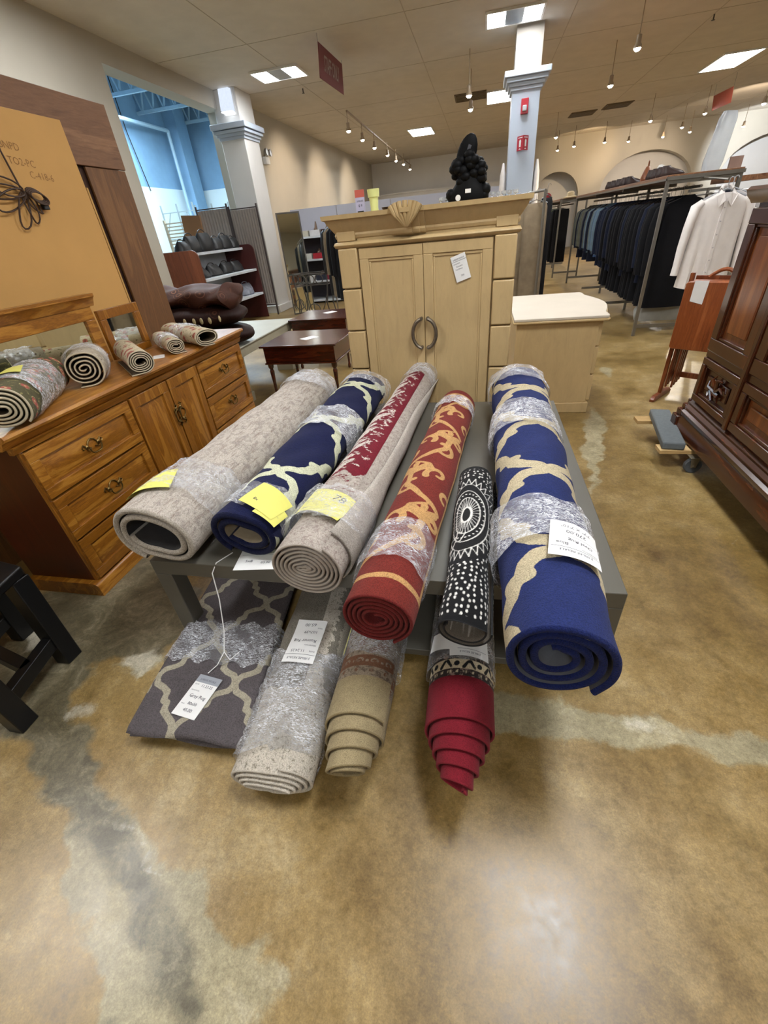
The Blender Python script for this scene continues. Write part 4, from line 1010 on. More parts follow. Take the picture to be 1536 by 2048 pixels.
m.tube([(-2.61, *onx(-40, 190, -2.61)[1:]), (-2.60, *onx(0, 300, -2.6)[1:]), (x, c[0] - .01, c[1] + .02)], .005, 6)
for i, (a, r, e) in enumerate(((2.9, .20, .35), (3.5, .23, .30), (4.2, .20, .3), (4.75, .15, .35), (3.15, .30, .2), (5.3, .12, .3))):
    P = []
    for k in range(17):
        s_ = 2 * PI * k / 16; u_ = r * .5 * (1 - math.cos(s_)); v_ = r * e * math.sin(s_) * .6
        P.append((x + .006 * math.sin(k + i), c[0] + u_ * math.cos(a) - v_ * math.sin(a), c[1] + u_ * math.sin(a) + v_ * math.cos(a)))
    m.tube(P, .0048, 6)
for i in range(4):
    P = [(x + .01 + .004 * i, c[0] + .06 + .055 * math.cos(2 * PI * k / 14) + .004 * i, c[1] - .01 - .02 * i * .3 + .028 * math.sin(2 * PI * k / 14) - .25 * .055 * math.cos(2 * PI * k / 14)) for k in range(15)]; m.tube(P, .0048, 6)
cd = m.item('power_cord', M['cord'], 'brown electric cord bundled in loops hanging on the tan board', 'cord')
m = MB(); P = onx(90, 411, -2.60); m.box(-2.612, -2.588, P.y - .022, P.y + .018, P.z - .022, P.z + .014); m.build('plug', M['black'], cd, bevel=.004)
# ------------------------------------------------------------------ cream armoire
M['cream'] = plain('distressed_cream_lacquer', (184, 164, 114), .5, .10, 5, .12, 40, coat=0) if False else None
def cream_mat(name, base=(190, 164, 118)):
    n = N(name); co = n.coord('Object', (6, 6, 1.5)); c = srgb(*base)
    f = n.noise(co, 3, 8, .75, .6); g_ = n.noise(n.coord(), 1.6, 5, .6)
    col = n.ramp(n.math('ADD', n.math('MULTIPLY', f, .6), n.math('MULTIPLY', g_, .4)), [(.3, [x * .82 for x in c]), (.5, c), (.7, [min(1, x * 1.13) for x in c])])
    n.bump(f, .1, .001); return n.fin(col, .42, 0, .45)
M['cream'] = cream_mat('aged_cream_finish'); M['creamtop'] = plain('pale_cream_top', (200, 190, 174), .5, .04, 4, .05, 80)
M['pewter'] = plain('brushed_pewter', (128, 118, 104), .38, .15, 50, metal=.85)
M['greyline'] = plain('groove_shadow_gap', (96, 80, 46), .9)
T = thing('armoire', 'cream two door armoire with block pilasters and a carved shell on its cornice', 'armoire', (-.37, 3.2, 0), (0, 0, -.06))
def A(name, m, mt, par=None, **k): return m.build(name, mt, par or T, local=True, **k)
HW = .575; 
m = MB(); m.box(-HW, HW, .012, .58, .02, 1.50); A('carcass', m, M['cream'])
def cornice_prof(e): return [(0, 1.455), (-.010 - e, 1.462), (-.016 - e, 1.478), (-.012 - e, 1.49), (-.03 - e, 1.515), (-.052 - e, 1.545), (-.058 - e, 1.562), (-.075 - e, 1.568), (-.078 - e, 1.592), (0, 1.592)]
def sweep_box(m, prof, x0, x1, y0, y1, brk=()):
    """moulding: profile (outward offset negative, z) run round front and two sides"""
    V = []; n = len(prof)
    path = [(x0, y1, 0, 0), (x0, y0, -1, -1)] + [(bx, y0 + by, 0, -1) for bx, by in brk] + [(x1, y0, 1, -1), (x1, y1, 0, 0)]
    path[0] = (x0, y1, -1, 0); path[-1] = (x1, y1, 1, 0)
    for x, y, sx, sy in path:
        for o, z in prof: V.append((x + sx * (-o), y + sy * (-o), z))
    F_ = []
    for i in range(len(path) - 1):
        for j in range(n - 1): a = i * n + j; F_.append((a, a + n, a + n + 1, a + 1))
    m.add(V, F_)
brk = [(-.20, 0), (-.20, -.018), (-.165, -.018), (-.165, -.032), (-.12, -.032), (-.12, -.046), (-.06, -.046), (-.06, -.032), (-.015, -.032), (-.015, -.018), (.02, -.018), (.02, 0)]
m = MB(); sweep_box(m, cornice_prof(0), -HW, HW, 0, .58, [(x, y) for x, y in brk]); m.box(-HW - .07, HW + .07, -.07, .60, 1.586, 1.5915); A('cornice', m, M['cream'], smooth=30)
m = MB()
for k in range(7):
    a = (k - 3) * .36; m.tube([(-.09 + .01 * math.sin(a), -.075, 1.50), (-.09 + .075 * math.sin(a), -.105, 1.56), (-.09 + .105 * math.sin(a), -.10, 1.585 + .040 * math.cos(a))], [.010, .014, .017], 8)
A('carved_shell', m, M['cream'])
m = MB(); sweep_box(m, [(0, 1.405), (-.014, 1.410), (-.022, 1.425), (-.014, 1.440), (0, 1.444)], -HW - .004, HW + .004, -.012, .4); A('frieze_moulding', m, M['cream'], smooth=50)
m = MB(); m.box(-HW + .13, HW - .13, -.004, .02, 1.435, 1.50); A('frieze', m, M['cream'])
for s_ in (-1, 1):
    for z0, z1 in ((1.168, 1.405), (.893, 1.160), (.618, .885), (.343, .610), (.10, .335)):
        m = MB(); x0, x1 = sorted((s_ * (HW + .004), s_ * (HW - .128))); m.box(x0, x1, -.030, .02, z0, z1); A('pilaster_block', m, M['cream'], bevel=.008)
    m = MB(); x0, x1 = sorted((s_ * (HW + .002), s_ * (HW - .125))); m.box(x0, x1, -.02, .02, 1.445, 1.50); A('pilaster_cap', m, M['cream'], bevel=.004)
m = MB(); m.box(-HW - .015, HW + .015, -.045, .58, 0, .095); A('base', m, M['cream'], bevel=.006)
for s_ in (-1, 1):
    x0, x1 = (-.437, -.006) if s_ < 0 else (-.002, .437)
    m = MB(); z0, z1, r_ = .12, 1.398, .062
    m.box(x0, x1, -.004, .012, z0, z1)
    for a in ((x0, x1, z0, z0 + r_), (x0, x1, z1 - r_, z1), (x0, x0 + r_, z0 + r_, z1 - r_), (x1 - r_, x1, z0 + r_, z1 - r_)): m.box(a[0], a[1], -.016, -.003, a[2], a[3])
    # inner bead
    for a in ((x0 + r_, x1 - r_, z0 + r_, z0 + r_ + .018), (x0 + r_, x1 - r_, z1 - r_ - .018, z1 - r_), (x0 + r_, x0 + r_ + .014, z0 + r_ + .018, z1 - r_ - .018), (x1 - r_ - .014, x1 - r_, z0 + r_ + .018, z1 - r_ - .018)): m.box(a[0], a[1], -.010, -.003, a[2], a[3])
    d = A('door', m, M['cream'], bevel=.003)
    m = MB(); cz = .858; P = []
    for k in range(15):
        a = math.radians(-78 + 156 * k / 14); P.append(((.008 + .075 * math.cos(a)) * s_ - .004, -.045, cz + .098 * math.sin(a)))
    m.tube(P, .0125, 8)
    for e in (0, 14): m.tube([P[e], (P[e][0], -.014, P[e][2])], .012, 8)
    h = A('ring_handle', m, M['pewter'], d)
tagm = lambda x, y, o: (.24 + x * math.cos(.30) - y * math.sin(.30), -.012 - o, 1.245 + x * math.sin(.30) + y * math.cos(.30))
flat_tag(T, 0, 0, 0, .095, .15, 0, [('JUBILEE RESALE', 0, .053, .0105), ('DESCRIPTION', -.018, .028, .007), ('Armoire', -.005, .012, .012), ('Two Doors', -.012, -.004, .010), ('350', 0, -.045, .014)], [(-.045, .045, .042, .0015)], mp=tagm)
# things on the armoire
M['jet'] = plain('black_resin', (5, 5, 6), .6, .2, 20, spec=.15)
t = thing('flower_sculpture', 'black sculpture of clustered flowers with a tall oval leaf on the armoire', 'sculpture', (-.10, 3.34, 1.593), (0, 0, -.06))
m = MB(); rnd = random.Random(4)
m.loft([(0, 0, 0, .115, .05), (0, 0, .03, .12, .055), (0, 0, .07, .095, .045), (0, 0, .10, .07, .04), (0, 0, .14, .065, .035)], 20)
for k in range(70):
    a = rnd.uniform(0, 6.28); r = rnd.uniform(.05, 1) ** .5; m.sphere((.005 + .092 * r * math.cos(a), rnd.uniform(-.03, .03), .150 + .075 * r * math.sin(a)), rnd.uniform(.026, .038), 10, sc=(1, .7, .8))
for dx, dz in ((-.09, .015), (.095, .02), (.105, .05), (-.105, .04)): m.sphere((dx, 0, dz), .034, 10)
t_b = m.build('flower_base', M['jet'], t, local=True)
m = MB(); m.xf = Matrix.Translation((-.012, 0, .232)) @ Matrix.Rotation(math.radians(22), 4, 'Y'); m.sphere((0, 0, 0), 1, 20, sc=(.056, .018, .096)); m.build('oval_leaf', M['jet'], t, local=True)
m = MB(); m.xf = Matrix.Translation((-.006, -.0155, .232)) @ Matrix.Rotation(math.radians(22), 4, 'Y'); m.box(-.009, .009, -.003, 0, -.045, .04); m.build('sticker', plain('grey_tape', (70, 70, 76), .4), t, local=True)
m = MB(); m.box(-.012, .022, -.056, -.052, .040, .060); m.build('label', M['paper'], t, local=True)
m = MB(); m.lathe([(.001, -.003), (.016, -.003), (.016, 0), (.001, 0)], (-.055, -.056, .02), 14, 0, 'y'); m.build('round_sticker', M['paper'], t, local=True)
m = MB(); a = onz(748, 412, 1.597); a = Vector((-.70, 3.33, 1.593))
m.lathe([(.026, 0), (.027, .002), (.025, .02), (.030, .075), (.036, .076), (.040, .118), (.037, .118), (.028, .08), (.022, .02), (.001, .012)], a, 20)
M['lime'] = plain('pale_lime_glaze', (214, 222, 150), .35, .03)
m.item('vase', M['lime'], 'pale yellow green flared vase on the left end of the armoire top', 'vase')
t = thing('price_sign', 'small upright sign card with a red top on the armoire beside the yellow vase', 'sign', (-.80, 3.36, 1.593))
m = MB(); m.box(-.031, .031, 0, .003, .008, .085); c_ = m.build('card', plain('lilac_card', (176, 176, 206), .6), t, local=True)
m = MB(); m.box(-.031, .031, -.0005, .0035, .085, .125); m.build('red_header', plain('red_card', (186, 90, 78), .6), t, local=True)
m = MB(); vs, fs = text_mesh('JUBILEE'); m.add([(x * .013, -.0015, .065 + y * .013) for x, y in vs], fs); vs, fs = text_mesh('$ 9'); m.add([(x * .02, -.0015, .040 + y * .02) for x, y in vs], fs); m.build('writing', M['ink'], c_, local=True, smooth=0)
m = MB(); m.box(-.02, .02, -.008, .014, 0, .012); m.build('clip', M['black'], t, local=True)
M['dkglaze'] = plain('dark_brown_glaze', (46, 30, 24), .3, .2, 30)
for i, (x, s_) in enumerate(((-.63, .030), (-.565, .036), (-.50, .028))):
    m = MB(); m.lathe([(.4 * s_, 0), (s_ * .8, s_ * .25), (s_, s_ * .6), (s_ * .92, s_ * .6), (s_ * .3, s_ * .2)], (x, 3.36, 1.593), 16)
    m.item('bowl', M['dkglaze'], ('small dark bowl nearest the yellow vase on the armoire', 'largest of the three dark bowls on the armoire', 'small dark bowl next to the carved shell on the armoire')[i], 'bowl', group='dark bowls on the armoire')
M['glassy'] = plain('clear_glass', (220, 225, 230), .08, .02, Transmission_Weight=.75) 
for i, x in enumerate((-.27, -.235, .05, .085, .12, .155, .19)):
    m = MB(); s_ = .016; m.lathe([(s_, 0), (s_ * 1.1, .003), (s_ * .2, .006), (s_ * .25, .012), (s_ * .95, .018), (s_ * 1.05, .034), (s_ * .95, .034), (s_ * .8, .02), (.001, .017)], (x, 3.38 + .02 * (i % 2), 1.593), 14)
    m.item('dessert_glass', M['glassy'], 'small clear glass dish left of the black sculpture, %s one' % ('left' if i == 0 else 'right') if x < 0 else 'small clear glass dish right of the black sculpture, %s from it' % ['nearest', 'second', 'third', 'fourth', 'farthest'][i - 2], 'glass', group='glass dishes left of the sculpture' if x < 0 else 'glass dishes right of the sculpture')
# ------------------------------------------------------------------ cream chest seen from its end
t = thing('cream_chest', 'low cream chest of drawers with a pale top standing to the right of the armoire', 'chest', (.62, 4.42, 0))
m = MB(); m.box(.30, .93, 3.84, 5.02, .09, .755); m.build('carcass', M['cream'], t, bevel=.004)
arc_ = [(.27, 3.80), (.985, 3.80), (1.0, 3.83), (1.0, 3.92)] + [(1.0 + .085 * math.sin(PI * k / 10) * (1 if 0 < k < 10 else 0), 3.97 + .90 * k / 10) for k in range(11)] + [(1.0, 4.98), (.99, 5.06), (.27, 5.06)]
m = MB(); m.prism(arc_, .755, .772, 'z'); m.build('top_edge', M['cream'], t, bevel=.005, recalc=True)
sc_ = [(.62 + (x - .62) * .985, 4.43 + (y - 4.43) * .985) for x, y in arc_]
m = MB(); m.prism(sc_, .772, .795, 'z'); m.build('top', M['creamtop'], t, bevel=.006, recalc=True)
m = MB(); m.box(.285, .95, 3.825, 5.035, 0, .09); m.build('plinth', M['cream'], t, bevel=.006)
for z0, z1 in ((.555, .75), (.33, .545), (.10, .32)):
    m = MB(); m.prism([(.93, 3.86), (.962, 3.86), (.965, 3.97)] + [(.965 + .07 * math.sin(PI * k / 8), 3.97 + .9 * k / 8) for k in range(1, 8)] + [(.965, 4.87), (.962, 5.0), (.93, 5.0)], z0, z1, 'z'); m.build('drawer', M['cream'], t, bevel=.006, recalc=True)
# ------------------------------------------------------------------ mahogany end tables
M['mahog'] = wood('mahogany', (42, 14, 7), (68, 25, 12), (92, 40, 20), 'x', 1.0, .22, coat=.6)
def end_table(loc, w_, d_, h, lab, rot, paper):
    t = thing('end_table', lab, 'table', loc, (0, 0, rot), group='mahogany end tables')
    m = MB(); m.box(-w_ / 2, w_ / 2, -d_ / 2, d_ / 2, h - .02, h); m.build('tabletop', M['mahog'], t, local=True, bevel=.006)
    m = MB(); m.box(-w_ / 2 + .03, w_ / 2 - .03, -d_ / 2 + .03, d_ / 2 - .03, h - .17, h - .02); m.box(-w_ / 2 + .02, w_ / 2 - .02, -d_ / 2 + .02, d_ / 2 - .02, h - .185, h - .17); m.build('apron', M['mahog'], t, local=True, bevel=.003)
    for sx in (-1, 1):
        for sy in (-1, 1):
            m = MB(); m.lathe([(.018, 0), (.022, .03), (.014, .06), (.017, .25), (.024, h - .26), (.016, h - .24), (.028, h - .22), (.032, h - .185)], (sx * (w_ / 2 - .06), sy * (d_ / 2 - .06), 0), 12); m.build('leg', M['mahog'], t, local=True)
    flat_tag(t, paper[0], paper[1], h + .001, .12, .16, paper[2], (), name='paper_note', mat=M['paper'])
    return t
end_table((-1.74, 4.44, 0), .82, .72, .62, 'nearer mahogany end table with a sheet of white paper, left of the armoire', -.04, (.02, -.05, -35))
end_table((-2.0, 5.85, 0), .80, .72, .62, 'farther mahogany end table with white paper, directly behind the nearer one', -.04, (.02, .1, -35))
# stone table with bedding
M['stone'] = plain('grey_limed_stone', (150, 144, 124), .55, .1, 6, .2, 60)
M['stonetop'] = plain('pale_stone_top', (176, 176, 164), .35, .05, 5)
t = thing('stone_table', 'pale grey stone topped table with block legs behind the oak dresser', 'table', (-2.9, 4.75, 0))
m = MB(); m.box(-3.6, -2.42, 4.06, 5.80, .585, .60); m.build('tabletop', M['stonetop'], t, bevel=.004)
m = MB(); m.box(-3.58, -2.44, 4.08, 5.78, .49, .585); m.build('apron', M['stone'], t, bevel=.004)
for x in (-3.54, -2.68):
    for y in (4.12, 5.52): m = MB(); m.box(x, x + .2, y, y + .2, .02, .49); m.box(x - .015, x + .215, y - .015, y + .215, 0, .1); m.build('leg', M['stone'], t, bevel=.004)
def bedding(name, base, ring, leaf=None):
    n = N(name); co = n.coord(); v = n.node('ShaderNodeTexVoronoi', i_Scale=7.0); n.L(co, v.inputs['Vector'])
    rg = n.math('ABSOLUTE', n.math('SUBTRACT', n.math('FRACT', n.math('MULTIPLY', v.outputs[0], 5.5)), .5))
    f = n.math('MULTIPLY', n.step(rg, .06, .36), n.ramp(v.outputs[0], [(.30, (1, 1, 1)), (.42, (0, 0, 0))]))
    f2 = n.math('MULTIPLY', f, n.ramp(n.noise(co, 3, 3), [(.45, (0, 0, 0)), (.6, (1, 1, 1))]))
    col = n.mix(f2, n.ramp(n.noise(co, 9, 6, .7), [(.3, [x * .8 for x in srgb(*base)]), (.7, [x * 1.3 for x in srgb(*base)])]), srgb(*ring))
    n.bump(n.noise(co, 120, 4), .3, .002); return n.fin(col, .6, 0, .2)
M['bed1'] = bedding('brown_paisley_brocade', (66, 38, 28), (140, 92, 66)); M['bed2'] = bedding('dark_brown_brocade', (38, 18, 14), (84, 50, 36)); M['leafc'] = plain('cream_leaf_print', (186, 170, 128), .7, .1, 30)
def cushion(m, cx, cy, z0, w_, d_, h, seed, p=2.6, n=48, k=14):
    V = []; Fc = []
    for i in range(k + 1):
        a = PI * i / k; zz = -math.cos(a); rr = math.sin(a) ** .55 if 0 < i < k else 0.02
        for j in range(n):
            t_ = 2 * PI * j / n; c, s_ = math.cos(t_), math.sin(t_); b_ = 1 + .04 * math.sin(3 * t_ + seed) + .025 * math.sin(7 * t_ + seed * 2 + zz * 2)
            V.append((cx + w_ / 2 * rr * b_ * math.copysign(abs(c) ** (2 / p), c), cy + d_ / 2 * rr * b_ * math.copysign(abs(s_) ** (2 / p), s_), z0 + h / 2 + h / 2 * zz * (1 + .10 * math.sin(4 * c + seed) + .06 * math.sin(9 * s_ + seed))))
    for i in range(k):
        for j in range(n): Fc.append((i * n + j, i * n + (j + 1) % n, (i + 1) * n + (j + 1) % n, (i + 1) * n + j))
    m.add(V, Fc); return m
m = cushion(MB(), -2.84, 4.36, .60, .96, .66, .21, 1); cushion(m, -2.80, 4.02, .40, .86, .16, .36, 3); m.item('folded_comforter', M['bed2'], 'plain dark brown bedding at the bottom of the pile on the stone table', 'bedding', group='brown bedding pile')
m = cushion(MB(), -2.86, 4.32, .80, 1.0, .70, .21, 2); o = m.item('folded_comforter', M['bed2'], 'dark brown bedding with cream leaves, middle of the pile on the stone table', 'bedding', group='brown bedding pile')
m = MB()
for i, (x, y) in enumerate(((-2.70, .0), (-2.62, .0), (-2.53, .0), (-2.47, .06), (-2.44, .14), (-2.80, 0), (-2.43, .22))):
    yy = 3.955 + y + (0 if i < 3 or i == 5 else .02); m.sphere((x, yy + .012, .905), .03, 10, sc=(.62, .30, 1.0) if i < 3 or i == 5 else (.3, .62, 1))
m.build('leaf_print', M['leafc'], o)
m = MB(); V = []; Fc = []; n = 40; k = 40
for i in range(k + 1):
    x = -3.28 + .92 * i / k; e = min(1, min(i, k - i) / 3.0) ** .5 if 0 < i < k else .12
    for j in range(n):
        a = 2 * PI * j / n; r = 1 + .06 * math.sin(5 * a + i * .3) + .07 * math.sin(i * .45 + a) ; h = .105 + .02 * math.sin(i * .33 + 1.0)
        V.append((x + .02 * math.sin(a * 2), 4.33 + .25 * e * r * math.cos(a), 1.075 + (h * e * r) * math.sin(a)))
for i in range(k):
    for j in range(n): Fc.append((i * n + j, i * n + (j + 1) % n, (i + 1) * n + (j + 1) % n, (i + 1) * n + j))
Fc += [tuple(range(n)), tuple(k * n + j for j in range(n))]
m.add(V, Fc); m.item('rolled_comforter', M['bed1'], 'brown paisley comforter rolled up on top of the bedding pile', 'bedding', recalc=True)
# ------------------------------------------------------------------ dark carved cabinet on the right, on a dolly
M['walnut'] = wood('dark_walnut', (42, 18, 8), (68, 31, 14), (98, 50, 24), 'z', .8, .24, coat=.5)
M['walnut_y'] = wood('dark_walnut_rail', (42, 18, 8), (66, 30, 14), (94, 48, 23), 'y', .8, .24, coat=.5)
M['walnut_mid'] = wood('walnut_panel', (88, 42, 16), (120, 64, 28), (148, 88, 44), 'z', .6, .3, coat=.35)
t = thing('carved_cabinet', 'tall dark walnut cabinet with carved panels standing on a wooden dolly at the right edge', 'cabinet', (1.75, 2.2, .15))
FXc, YE = 1.42, 3.125
m = MB(); m.box(FXc + .02, 2.1, 1.2, YE - .01, .17, 1.46); m.build('carcass', M['walnut'], t)
def step_prof(x, zs): return zs
m = MB(); m.prism([(2.1, .155), (FXc - .052, .155), (FXc - .052, .245), (FXc - .040, .262), (FXc - .048, .275), (FXc - .048, .295), (FXc - .03, .305), (FXc - .034, .325), (FXc - .016, .340), (FXc - .02, .355), (FXc, .372), (2.1, .372)], 1.2, YE - .03, 'y'); m.build('stepped_base', M['walnut_y'], t, recalc=True)
m = MB()
for i, (z0, z1, o) in enumerate(((.155, .255, .07), (.258, .298, .055), (.301, .335, .038), (.338, .372, .02))): m.box(FXc + .005 - o, 2.1, YE - .03, YE - .02 + o, z0, z1)
m.build('corner_plinth', M['walnut'], t, bevel=.006)
def panel(y0, y1, z0, z1, rail, mat_in, name='carved_panel', par=None, dep=.022):
    m = MB(); lo = FXc - dep
    for a in ((y0, y1, z0, z0 + rail), (y0, y1, z1 - rail, z1), (y0, y0 + rail, z0 + rail, z1 - rail), (y1 - rail, y1, z0 + rail, z1 - rail)): m.box(lo, FXc + .02, *a)
    b2 = rail + .016
    for a in ((y0 + rail, y1 - rail, z0 + rail, z0 + b2), (y0 + rail, y1 - rail, z1 - b2, z1 - rail), (y0 + rail, y0 + b2, z0 + b2, z1 - b2), (y1 - b2, y1 - rail, z0 + b2, z1 - b2)): m.box(lo + .010, FXc + .02, *a)
    o = m.build(name, M['walnut'], par or t, bevel=.004)
    m = MB(); c = rail + .05; m.box(FXc + .004, FXc + .021, y0 + rail, y1 - rail, z0 + rail, z1 - rail)
    if z1 - z0 > .2 and y1 - y0 > c * 2 + .03: m.box(FXc - .006, FXc + .005, y0 + c, y1 - c, z0 + c, z1 - c)
    m.build('field', mat_in, o, bevel=.006); return o
p1 = panel(2.62, 3.08, .385, .655, .04, M['walnut'])
m = MB(); rnd = random.Random(2)
for k in range(7):
    a = k * .9; m.tube([(FXc - .012, 2.84 + .02 * k - .05, .50), (FXc - .022, 2.84 + .10 * math.cos(a) * .7, .52 + .06 * math.sin(a)), (FXc - .014, 2.84 + .13 * math.cos(a + .4) * .7, .52 + .075 * math.sin(a + .4))], [.012, .010, .005], 6)
m.build('carving', M['walnut'], p1)
panel(2.62, 3.08, .70, 1.42, .07, M['walnut_mid'])
m = MB(); m.box(FXc - .03, FXc + .02, 2.575, 2.612, .372, 1.46); m.build('stile', M['walnut'], t, bevel=.006)
d = panel(1.95, 2.565, .385, .655, .05, M['walnut_mid'], 'lower_door'); d = panel(1.95, 2.565, .70, 1.42, .08, M['walnut_mid'], 'upper_door'); panel(1.3, 1.93, .385, 1.42, .08, M['walnut_mid'], 'upper_door')
m = MB(); m.box(FXc - .012, FXc + .02, 1.2, 3.09, .655, .70); m.build('mid_rail', M['walnut_y'], t, bevel=.006)
m = MB(); m.prism([(2.12, 1.44), (FXc - .01, 1.44), (FXc - .02, 1.455), (FXc - .04, 1.475), (FXc - .05, 1.50), (FXc - .035, 1.515), (2.12, 1.515)], 1.2, YE + .02, 'y'); m.build('top_moulding', M['walnut_y'], t, recalc=True)
# dolly
M['pine'] = wood('raw_pine', (150, 118, 70), (184, 152, 100), (206, 178, 128), 'x', .8, .7); M['carpetgrey'] = plain('grey_carpet_pad', (98, 104, 106), .9, .1, 60, .6, 300); M['rubber'] = plain('grey_rubber_wheel', (74, 78, 82), .6, .1, 30); M['zinc'] = plain('zinc_plated_steel', (160, 152, 134), .35, .1, 20, metal=.8)
t = thing('moving_dolly', 'wooden moving dolly with grey padded bars and caster wheels under the carved cabinet', 'dolly', (1.6, 2.78, 0))
E1 = onz(1306, 818, .17); E2 = onz(1352, 893, .17)
E1, E2 = (1.36, 3.40), (1.265, 2.80)
m = MB(); m.bar((E1[0], E1[1], .165), (E2[0], E2[1], .165), .13, .05); m.build('padded_bar', M['carpetgrey'], t, bevel=.01)
m = MB(); m.bar((2.0, 3.40, .135), (1.97, E2[1], .135), .10, .034); m.build('padded_bar', M['carpetgrey'], t, bevel=.01)
for y in (2.84, 3.34): m = MB(); m.box(1.19, 2.05, y - .05, y + .05, .115, .139); m.build('deck_board', M['pine'], t, bevel=.002)
for x, y in ((1.39, 2.76), (1.90, 2.80), (1.40, 3.30), (1.90, 3.30)):
    c_ = MB(); c_.box(x - .035, x + .035, y - .03, y + .07, .110, .115); c_.prism([(x - .026, .111), (x + .026, .111), (x + .014, .04), (x - .014, .04)], y - .018, y - .015, 'y'); c_.prism([(x - .026, .111), (x + .026, .111), (x + .014, .04), (x - .014, .04)], y + .015, y + .018, 'y'); c_.tube([(x, y - .022, .052), (x, y + .022, .052)], .006, 8)
    f_ = c_.build('caster', M['zinc'], t, bevel=.001)
    c_ = MB(); c_.lathe([(.012, -.012), (.034, -.012), (.046, -.014), (.052, -.009), (.052, .009), (.046, .014), (.034, .012), (.012, .012)], (x, y, .052), 28, 0, 'y'); c_.build('wheel', M['rubber'], f_)
# folding tray tables in their stand
M['cherry'] = wood('cherry_tray', (112, 54, 24), (150, 80, 40), (176, 104, 58), 'z', .6, .3, coat=.3); M['cherry_d'] = wood('cherry_stand', (84, 36, 14), (118, 58, 28), (150, 84, 44), 'z', .8, .35)
t = thing('tray_table_set', 'reddish wooden folding tray tables stacked on their stand beside the carved cabinet', 'tray tables', (1.78, 4.3, 0), (0, 0, 0))
def tray(y, lab=None):
    m = MB(); m.prism([(1.575 + (y - 4.18) * .35, .47), (1.565 + (y - 4.18) * .35, .955), (1.585 + (y - 4.18) * .35, .975), (1.99 + (y - 4.18) * .35, .955), (2.0 + (y - 4.18) * .35, .94), (1.995 + (y - 4.18) * .35, .45), (1.975 + (y - 4.18) * .35, .435), (1.595 + (y - 4.18) * .35, .455)], y, y + .018, 'y'); return m
V = MB()
dx = .0
def trs(m): m.xf = Matrix.Translation((1.63, 4.15, 0)) @ Matrix.Rotation(math.radians(-38), 4, 'Z') @ Matrix.Translation((-1.63, -4.15, 0)); return m
def part(name, mt, f, **k): m = trs(MB()); f(m); return m.build(name, mt, t, **k)
for i, y in enumerate((4.11, 4.155, 4.20, 4.245)):
    part('tray', M['cherry'], lambda m: m.prism([(1.60, .46), (1.60, .93), (1.615, .945), (1.985, .945), (2.0, .93), (2.0, .46), (1.985, .445), (1.615, .445)], y, y + .016, 'y'), bevel=.004, recalc=True)
    for x in (1.655, 1.70, 1.92, 1.965): part('tray_leg', M['cherry_d'], lambda m: m.bar((x, y + .022, .12 + .012 * i), (x, y + .03, .90), .028, .014), bevel=.003)
for x in (1.61, 1.99):
    part('stand_post', M['cherry_d'], lambda m: m.bar((x, 4.18, .03), (x, 4.18, 1.0), .028, .03), bevel=.003)
    part('stand_foot', M['cherry_d'], lambda m: m.prism([(4.02, 0), (4.40, 0), (4.40, .02), (4.36, .045), (4.06, .045), (4.02, .02)], x - .018, x + .018, 'x'), bevel=.004, recalc=True)
part('stand_rail', M['cherry_d'], lambda m: (m.bar((1.61, 4.20, .20), (1.99, 4.20, .20), .02, .05), m.bar((1.61, 4.20, .97), (1.99, 4.20, .97), .02, .04)), bevel=.003) if False else None
for z in (.20, .95): part('stand_rail', M['cherry_d'], lambda m: m.bar((1.61, 4.275, z), (1.99, 4.275, z), .02, .045), bevel=.003)
part('carry_handle', M['cherry'], lambda m: m.tube([(1.70 + .20 * k / 8, 4.275, .96 + .055 * math.sin(PI * k / 8)) for k in range(9)], .014, 8))
def tg_(m): m.add([(1.66, 4.106, .955), (1.66, 4.106, .81), (1.75, 4.106, .79), (1.755, 4.106, .955)], [(0, 1, 2, 3)]); m.add([(1.66, 4.108, .955), (1.66, 4.108, .81), (1.75, 4.108, .79), (1.755, 4.108, .955)], [(3, 2, 1, 0)])
part('paper_note', M['paper'], tg_, smooth=0)
# ------------------------------------------------------------------ black chair at the left edge
M['blackwood'] = plain('black_painted_wood', (12, 12, 13), .38, .15, 20, spec=.4)
t = thing('black_chair', 'black wooden chair cut off by the left edge, seen from its legs and stretchers', 'chair', (-1.95, .72, 0))
def leg(a, b_, w0=.072): m = MB(); m.bar(a, b_, w0, w0); return m.build('leg', M['blackwood'], t, bevel=.004)
A1, A2 = (-1.775, .905, 0), (-1.70, .60, 0); B1, B2 = (-2.13, .99, 0), (-2.06, .66, 0)
tp = lambda p, z=.46, o=(-.035, .0): (p[0] + o[0], p[1] + o[1], z)
leg(A1, (A1[0] - .03, A1[1] + .03, .455)); leg(A2, (A2[0] - .03, A2[1] + .0, .455)); leg(B1, (B1[0], B1[1] + .02, .455)); leg(B2, (B2[0], B2[1], .455))
for a, b_ in (((-1.783, .90, .13), (-1.71, .60, .13)), ((-1.745, .75, .13), (-2.10, .83, .13)), ((-2.13, .99, .13), (-2.06, .66, .13))):
    m = MB(); m.bar(a, b_, .045, .06); m.build('stretcher', M['blackwood'], t, bevel=.003)
m = MB(); m.prism([(-1.775, .97), (-1.70, .57), (-2.12, .62), (-2.17, 1.03)], .455, .50, 'z'); m.build('seat', M['blackwood'], t, bevel=.01, recalc=True)
